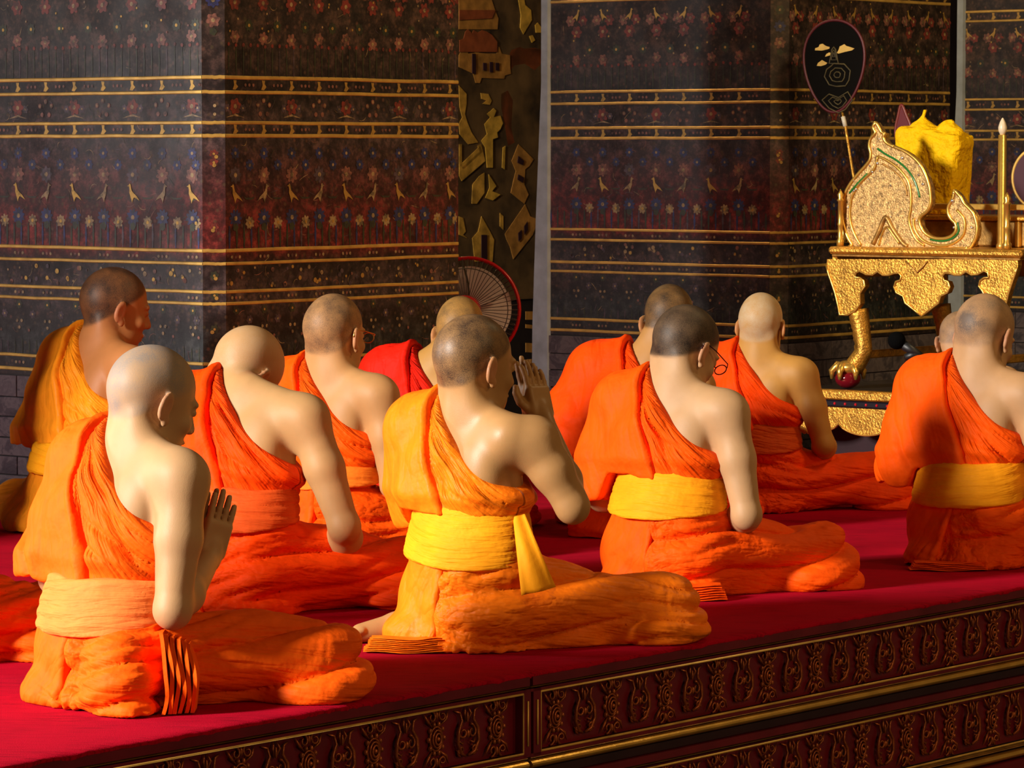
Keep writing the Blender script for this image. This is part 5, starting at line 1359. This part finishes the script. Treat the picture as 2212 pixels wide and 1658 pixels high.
for pts in ([(441, 410), (470, 400), (480, 378), (505, 372), (530, 390), (565, 400), (560, 415), (500, 430), (440, 428)], [(625, 450), (640, 425), (650, 395), (690, 375), (705, 390), (740, 400), (775, 412), (755, 428), (700, 440), (640, 456)],
            [(525, 482), (535, 460), (560, 446), (580, 452), (570, 470)], [(455, 560), (465, 535), (500, 510), (520, 522), (545, 535), (530, 550), (490, 562)]):
    mb = MB(); P0 = [onfan(1650 + x / 3.936, y / 3.936) for x, y in pts]; P1 = [p + np.array([0, .002, 0]) for p in P0]; n = len(P0)
    mb.add(P0 + P1, [tuple(range(n)), tuple(range(2 * n - 1, n - 1, -1))] + [(i, n + i, n + (i + 1) % n, (i + 1) % n) for i in range(n)]); mb.build('gold_cloud', GOLD_P, fanr, recalc=True)
OLV = simple('dull_gold_thread', (.075, .055, .015), .6, .2, 30, .6)
for nm, pts in (('embroidered_crest', [(540, 590), (580, 560), (600, 540), (690, 545), (740, 600), (730, 680), (700, 730), (620, 735), (560, 720), (520, 650)]), ('embroidered_spire', [(585, 420), (600, 400), (615, 420), (640, 540), (560, 540)]),
                ('embroidered_scroll', [(500, 850), (560, 800), (640, 830), (720, 780), (760, 850), (700, 930), (640, 960), (560, 920)])):
    mb = MB(); P0 = [onfan(1650 + x / 3.936, y / 3.936, -.0045) for x, y in pts]; mb.tube(P0, .0035, 5, 0, True, caps=False); mid = sum(P0) / len(P0)
    mb.tube([mid + (p - mid) * .6 for p in P0], .003, 5, 0, True); mb.tube([mid + (p - mid) * .25 for p in P0], .003, 5, 0, True); mb.build(nm, OLV, fanr, smooth=True)
mb = MB(); mb.tube([onfan(1821, 252, 0), onfan(1826, 273, 0)], [.0095, .0095], 8); mb.build('ivory_ferrule', WHITE, fanr, smooth=True)
mb = MB(); mb.tube([onfan(1812, 215, .004), onfan(1826, 273, 0), onfan(1846, 395, 0), onfan(1868, 530, -.01)], [.004, .0065, .0065, .0065], 8); mb.build('handle', GOLD, fanr, smooth=True)
# maroon fans behind the cushion and at the frame edge
dG = .78; cu2, cz2 = uz(1952, 285, dG)
flat_fan('ceremonial_fan', 'small pointed maroon fan showing behind the yellow cushion', T3(cu2, cz2, dG), .040, .075, simple('maroon_silk', (.13, .006, .010), .5), simple('maroon_edge', (.2, .03, .02), .4), -.1, -.1, tip=.04)
dG = .75; cu3, cz3 = uz(2245, 385, dG)
flat_fan('ceremonial_fan', 'dark maroon round fan with gold border cut by the right frame edge', T3(cu3, cz3, dG), .125, .125, simple('deep_maroon_silk', (.05, .003, .012), .6), GOLD_P)
# electric candle
dC = .22; cu4, _ = uz(2165, 400, dC); z0 = ZT + .0; z1 = uz(2165, 292, dC)[1]; zt4 = uz(2165, 254, dC)[1]
root = empty('electric_candle', tuple(T3(cu4, z0, dC))); tag(root, 'tall gilt candle tube with a pale flame-shaped bulb on the right of the table', 'candle')
mb = MB(); h = z1 - z0; mb.lathe([(.022, 0), (.022, .012), (.0165, .02), (.0165, h), (.014, h + .002)], (0, 0, 0), 16); mb.build('tube', GOLD_S, root, smooth=True)
mb = MB(); hb = zt4 - z1; mb.lathe([(.009, h), (.0165, h + hb * .25), (.0175, h + hb * .45), (.012, h + hb * .72), (.004, h + hb * .95), (.0005, h + hb)], (0, 0, 0), 14); mb.build('flame_bulb', simple('frosted_bulb', (.75, .62, .42), .35), root, smooth=True)
# microphone on a boom
dM = 12.75
mp_ = at(1937, 735, dM); root = empty('microphone_stand', (float(mp_[0]) + .17, dM + .16, .012)); tag(root, 'black microphone on a boom stand left of the grey-stubbled monk', 'microphone stand')
om = -np.array([mp_[0] + .17, dM + .16, .012])
mh = empty('microphone', (0, 0, 0), 0, root)
mb = MB(); mb.sphere(mp_ + om, (.031, .031, .031), 12); mb.build('foam_head', simple('black_foam', (.003, .003, .003), .95, 0, 0, 0, .6, 300, spec=.02), mh, smooth=True)
p2b = at(2003, 778, dM); mb = MB(); dv = p2b - mp_; mb.tube([mp_ + om + dv * .2, mp_ + om + dv * .55, mp_ + om + dv * 1.0], [.018, .0155, .010], 12); mb.build('handle', BLACK, mh, smooth=True)
p3b = at(1955, 772, dM); mb = MB(); mb.tube([p3b + om, at(1975, 765, dM) + om, at(1990, 768, dM) + om], [.012, .016, .012], 8); mb.build('clip', BLACK, root, smooth=True)
tipb = at(1965, 773, dM) + om; kn = np.array([0, 0, .80]); mb = MB(); far = at(2030, 808, dM + .1) + om; mb.tube([tipb, far, far + (far - tipb) * 1.2], .0055, 8); mb.build('boom', simple('steel_tube', (.45, .40, .33), .3, .9), root, smooth=True)
knot = far + (far - tipb) * 1.2; base = np.array([knot[0], knot[1], 0.0]); mb = MB(); mb.tube([base + np.array([0, 0, .02]), knot + np.array([0, 0, .02])], .009, 10); mb.build('pole', BLACK, root, smooth=True)
for k in range(3):
    a = 2.1 * k + .4; mb = MB(); mb.tube([base + np.array([0, 0, .10]), base + np.array([.12 * math.cos(a), .12 * math.sin(a), .007])], .0075, 8); mb.build('leg', BLACK, root, smooth=True)
mb = MB(); mb.tube([p2b + om, p2b + om + np.array([.012, 0, -.03]), p2b + om + np.array([.02, .02, -.14]), base + np.array([.02, 0, .3])], .003, 6); mb.build('cable', BLACK, root, smooth=True)
# red framed pedestal fan in the gap
dE = 14.75; fc = at(1012, 668, dE); root = empty('electric_fan', (float(fc[0]), dE, .012), math.radians(-8)); tag(root, 'red framed electric fan with silver blades standing in the gap between pillars', 'electric fan')
zc = fc[2] - .012; RF = .205
mb = MB(); mb.tube([(RF * math.cos(t), 0, zc + RF * math.sin(t)) for t in np.linspace(0, 6.2832, 49)[:-1]], .0075, 8, 0, True, flat=1.0); mb.build('cage_rim', RED_P, root, smooth=True)
cg = simple('cage_wire', (.12, .10, .10), .35, .6); mb = MB()
for fr in (-.055, .050):
    for k in range(60):
        t = 6.2832 * k / 60; c_, s_ = math.cos(t), math.sin(t)
        mb.tube([(.045 * c_, fr, zc + .045 * s_), (.15 * c_, fr * .95, zc + .15 * s_), (.192 * c_, fr * .5, zc + .192 * s_), (RF * c_, 0, zc + RF * s_)], .0013, 4, 0, caps=False)
    mb.tube([(.165 * math.cos(t), fr * .85, zc + .165 * math.sin(t)) for t in np.linspace(0, 6.2832, 49)[:-1]], .002, 5, 0, True)
o = mb.build('cage_wires', cg, root); o['kind'] = 'stuff'
bl = simple('grey_translucent_blade', (.80, .70, .70), .35, 0)
bsrc = None
for k in range(5):
    a = 1.2566 * k + .3
    if bsrc is None:
        mb = MB(); A_ = 16; vs = []
        for i in range(A_ + 1):
            for r_ in (.03, .07, .11, .15, .172):
                t = (i / A_ - .5) * 1.24; tt = t + .35 * (r_ - .1) * 4; vs.append((r_ * math.cos(tt), (t) * .035, r_ * math.sin(tt)))
        b_ = len(vs); vs += [(x, y + .003, z) for x, y, z in vs]
        fs = [(i * 5 + j, (i + 1) * 5 + j, (i + 1) * 5 + j + 1, i * 5 + j + 1) for i in range(A_) for j in range(4)]; fs += [tuple(b_ + q for q in f_[::-1]) for f_ in fs]
        mb.add(vs, fs); bsrc = mb.build('blade', bl, root, smooth=True); bsrc.location = (0, 0, zc); bsrc.rotation_euler = (0, a, 0)
    else: b_o = share('blade', bsrc, root, (0, 0, zc)); b_o.rotation_euler = (0, a, 0)
mb = MB(); mb.lathe([(.001, -.075), (.030, -.072), (.040, -.060), (.040, -.02), (.03, .0)], (.0, 0, zc), 20, 0, np.array([[1, 0, 0], [0, 0, 1], [0, -1., 0]])); mb.build('hub_cap', RED_P, root, smooth=True)
mb = MB(); mb.lathe([(.03, .03), (.06, .06), (.062, .14), (.04, .18), (.001, .19)], (.0, 0, zc), 20, 0, np.array([[1, 0, 0], [0, 0, 1], [0, -1., 0]]).T); mb.build('motor_housing', RED_P, root, smooth=True)
mb = MB(); mb.tube([(0, .10, zc - .04), (0, .10, .03)], [.016, .018], 12); mb.build('pole', RED_P, root, smooth=True)
mb = MB(); mb.lathe([(.17, 0), (.17, .012), (.15, .022), (.03, .035), (.02, .06)], (0, .10, .0), 24); mb.build('base', RED_P, root, smooth=True)
# red lacquer tray glimpsed beyond the spectacled monk
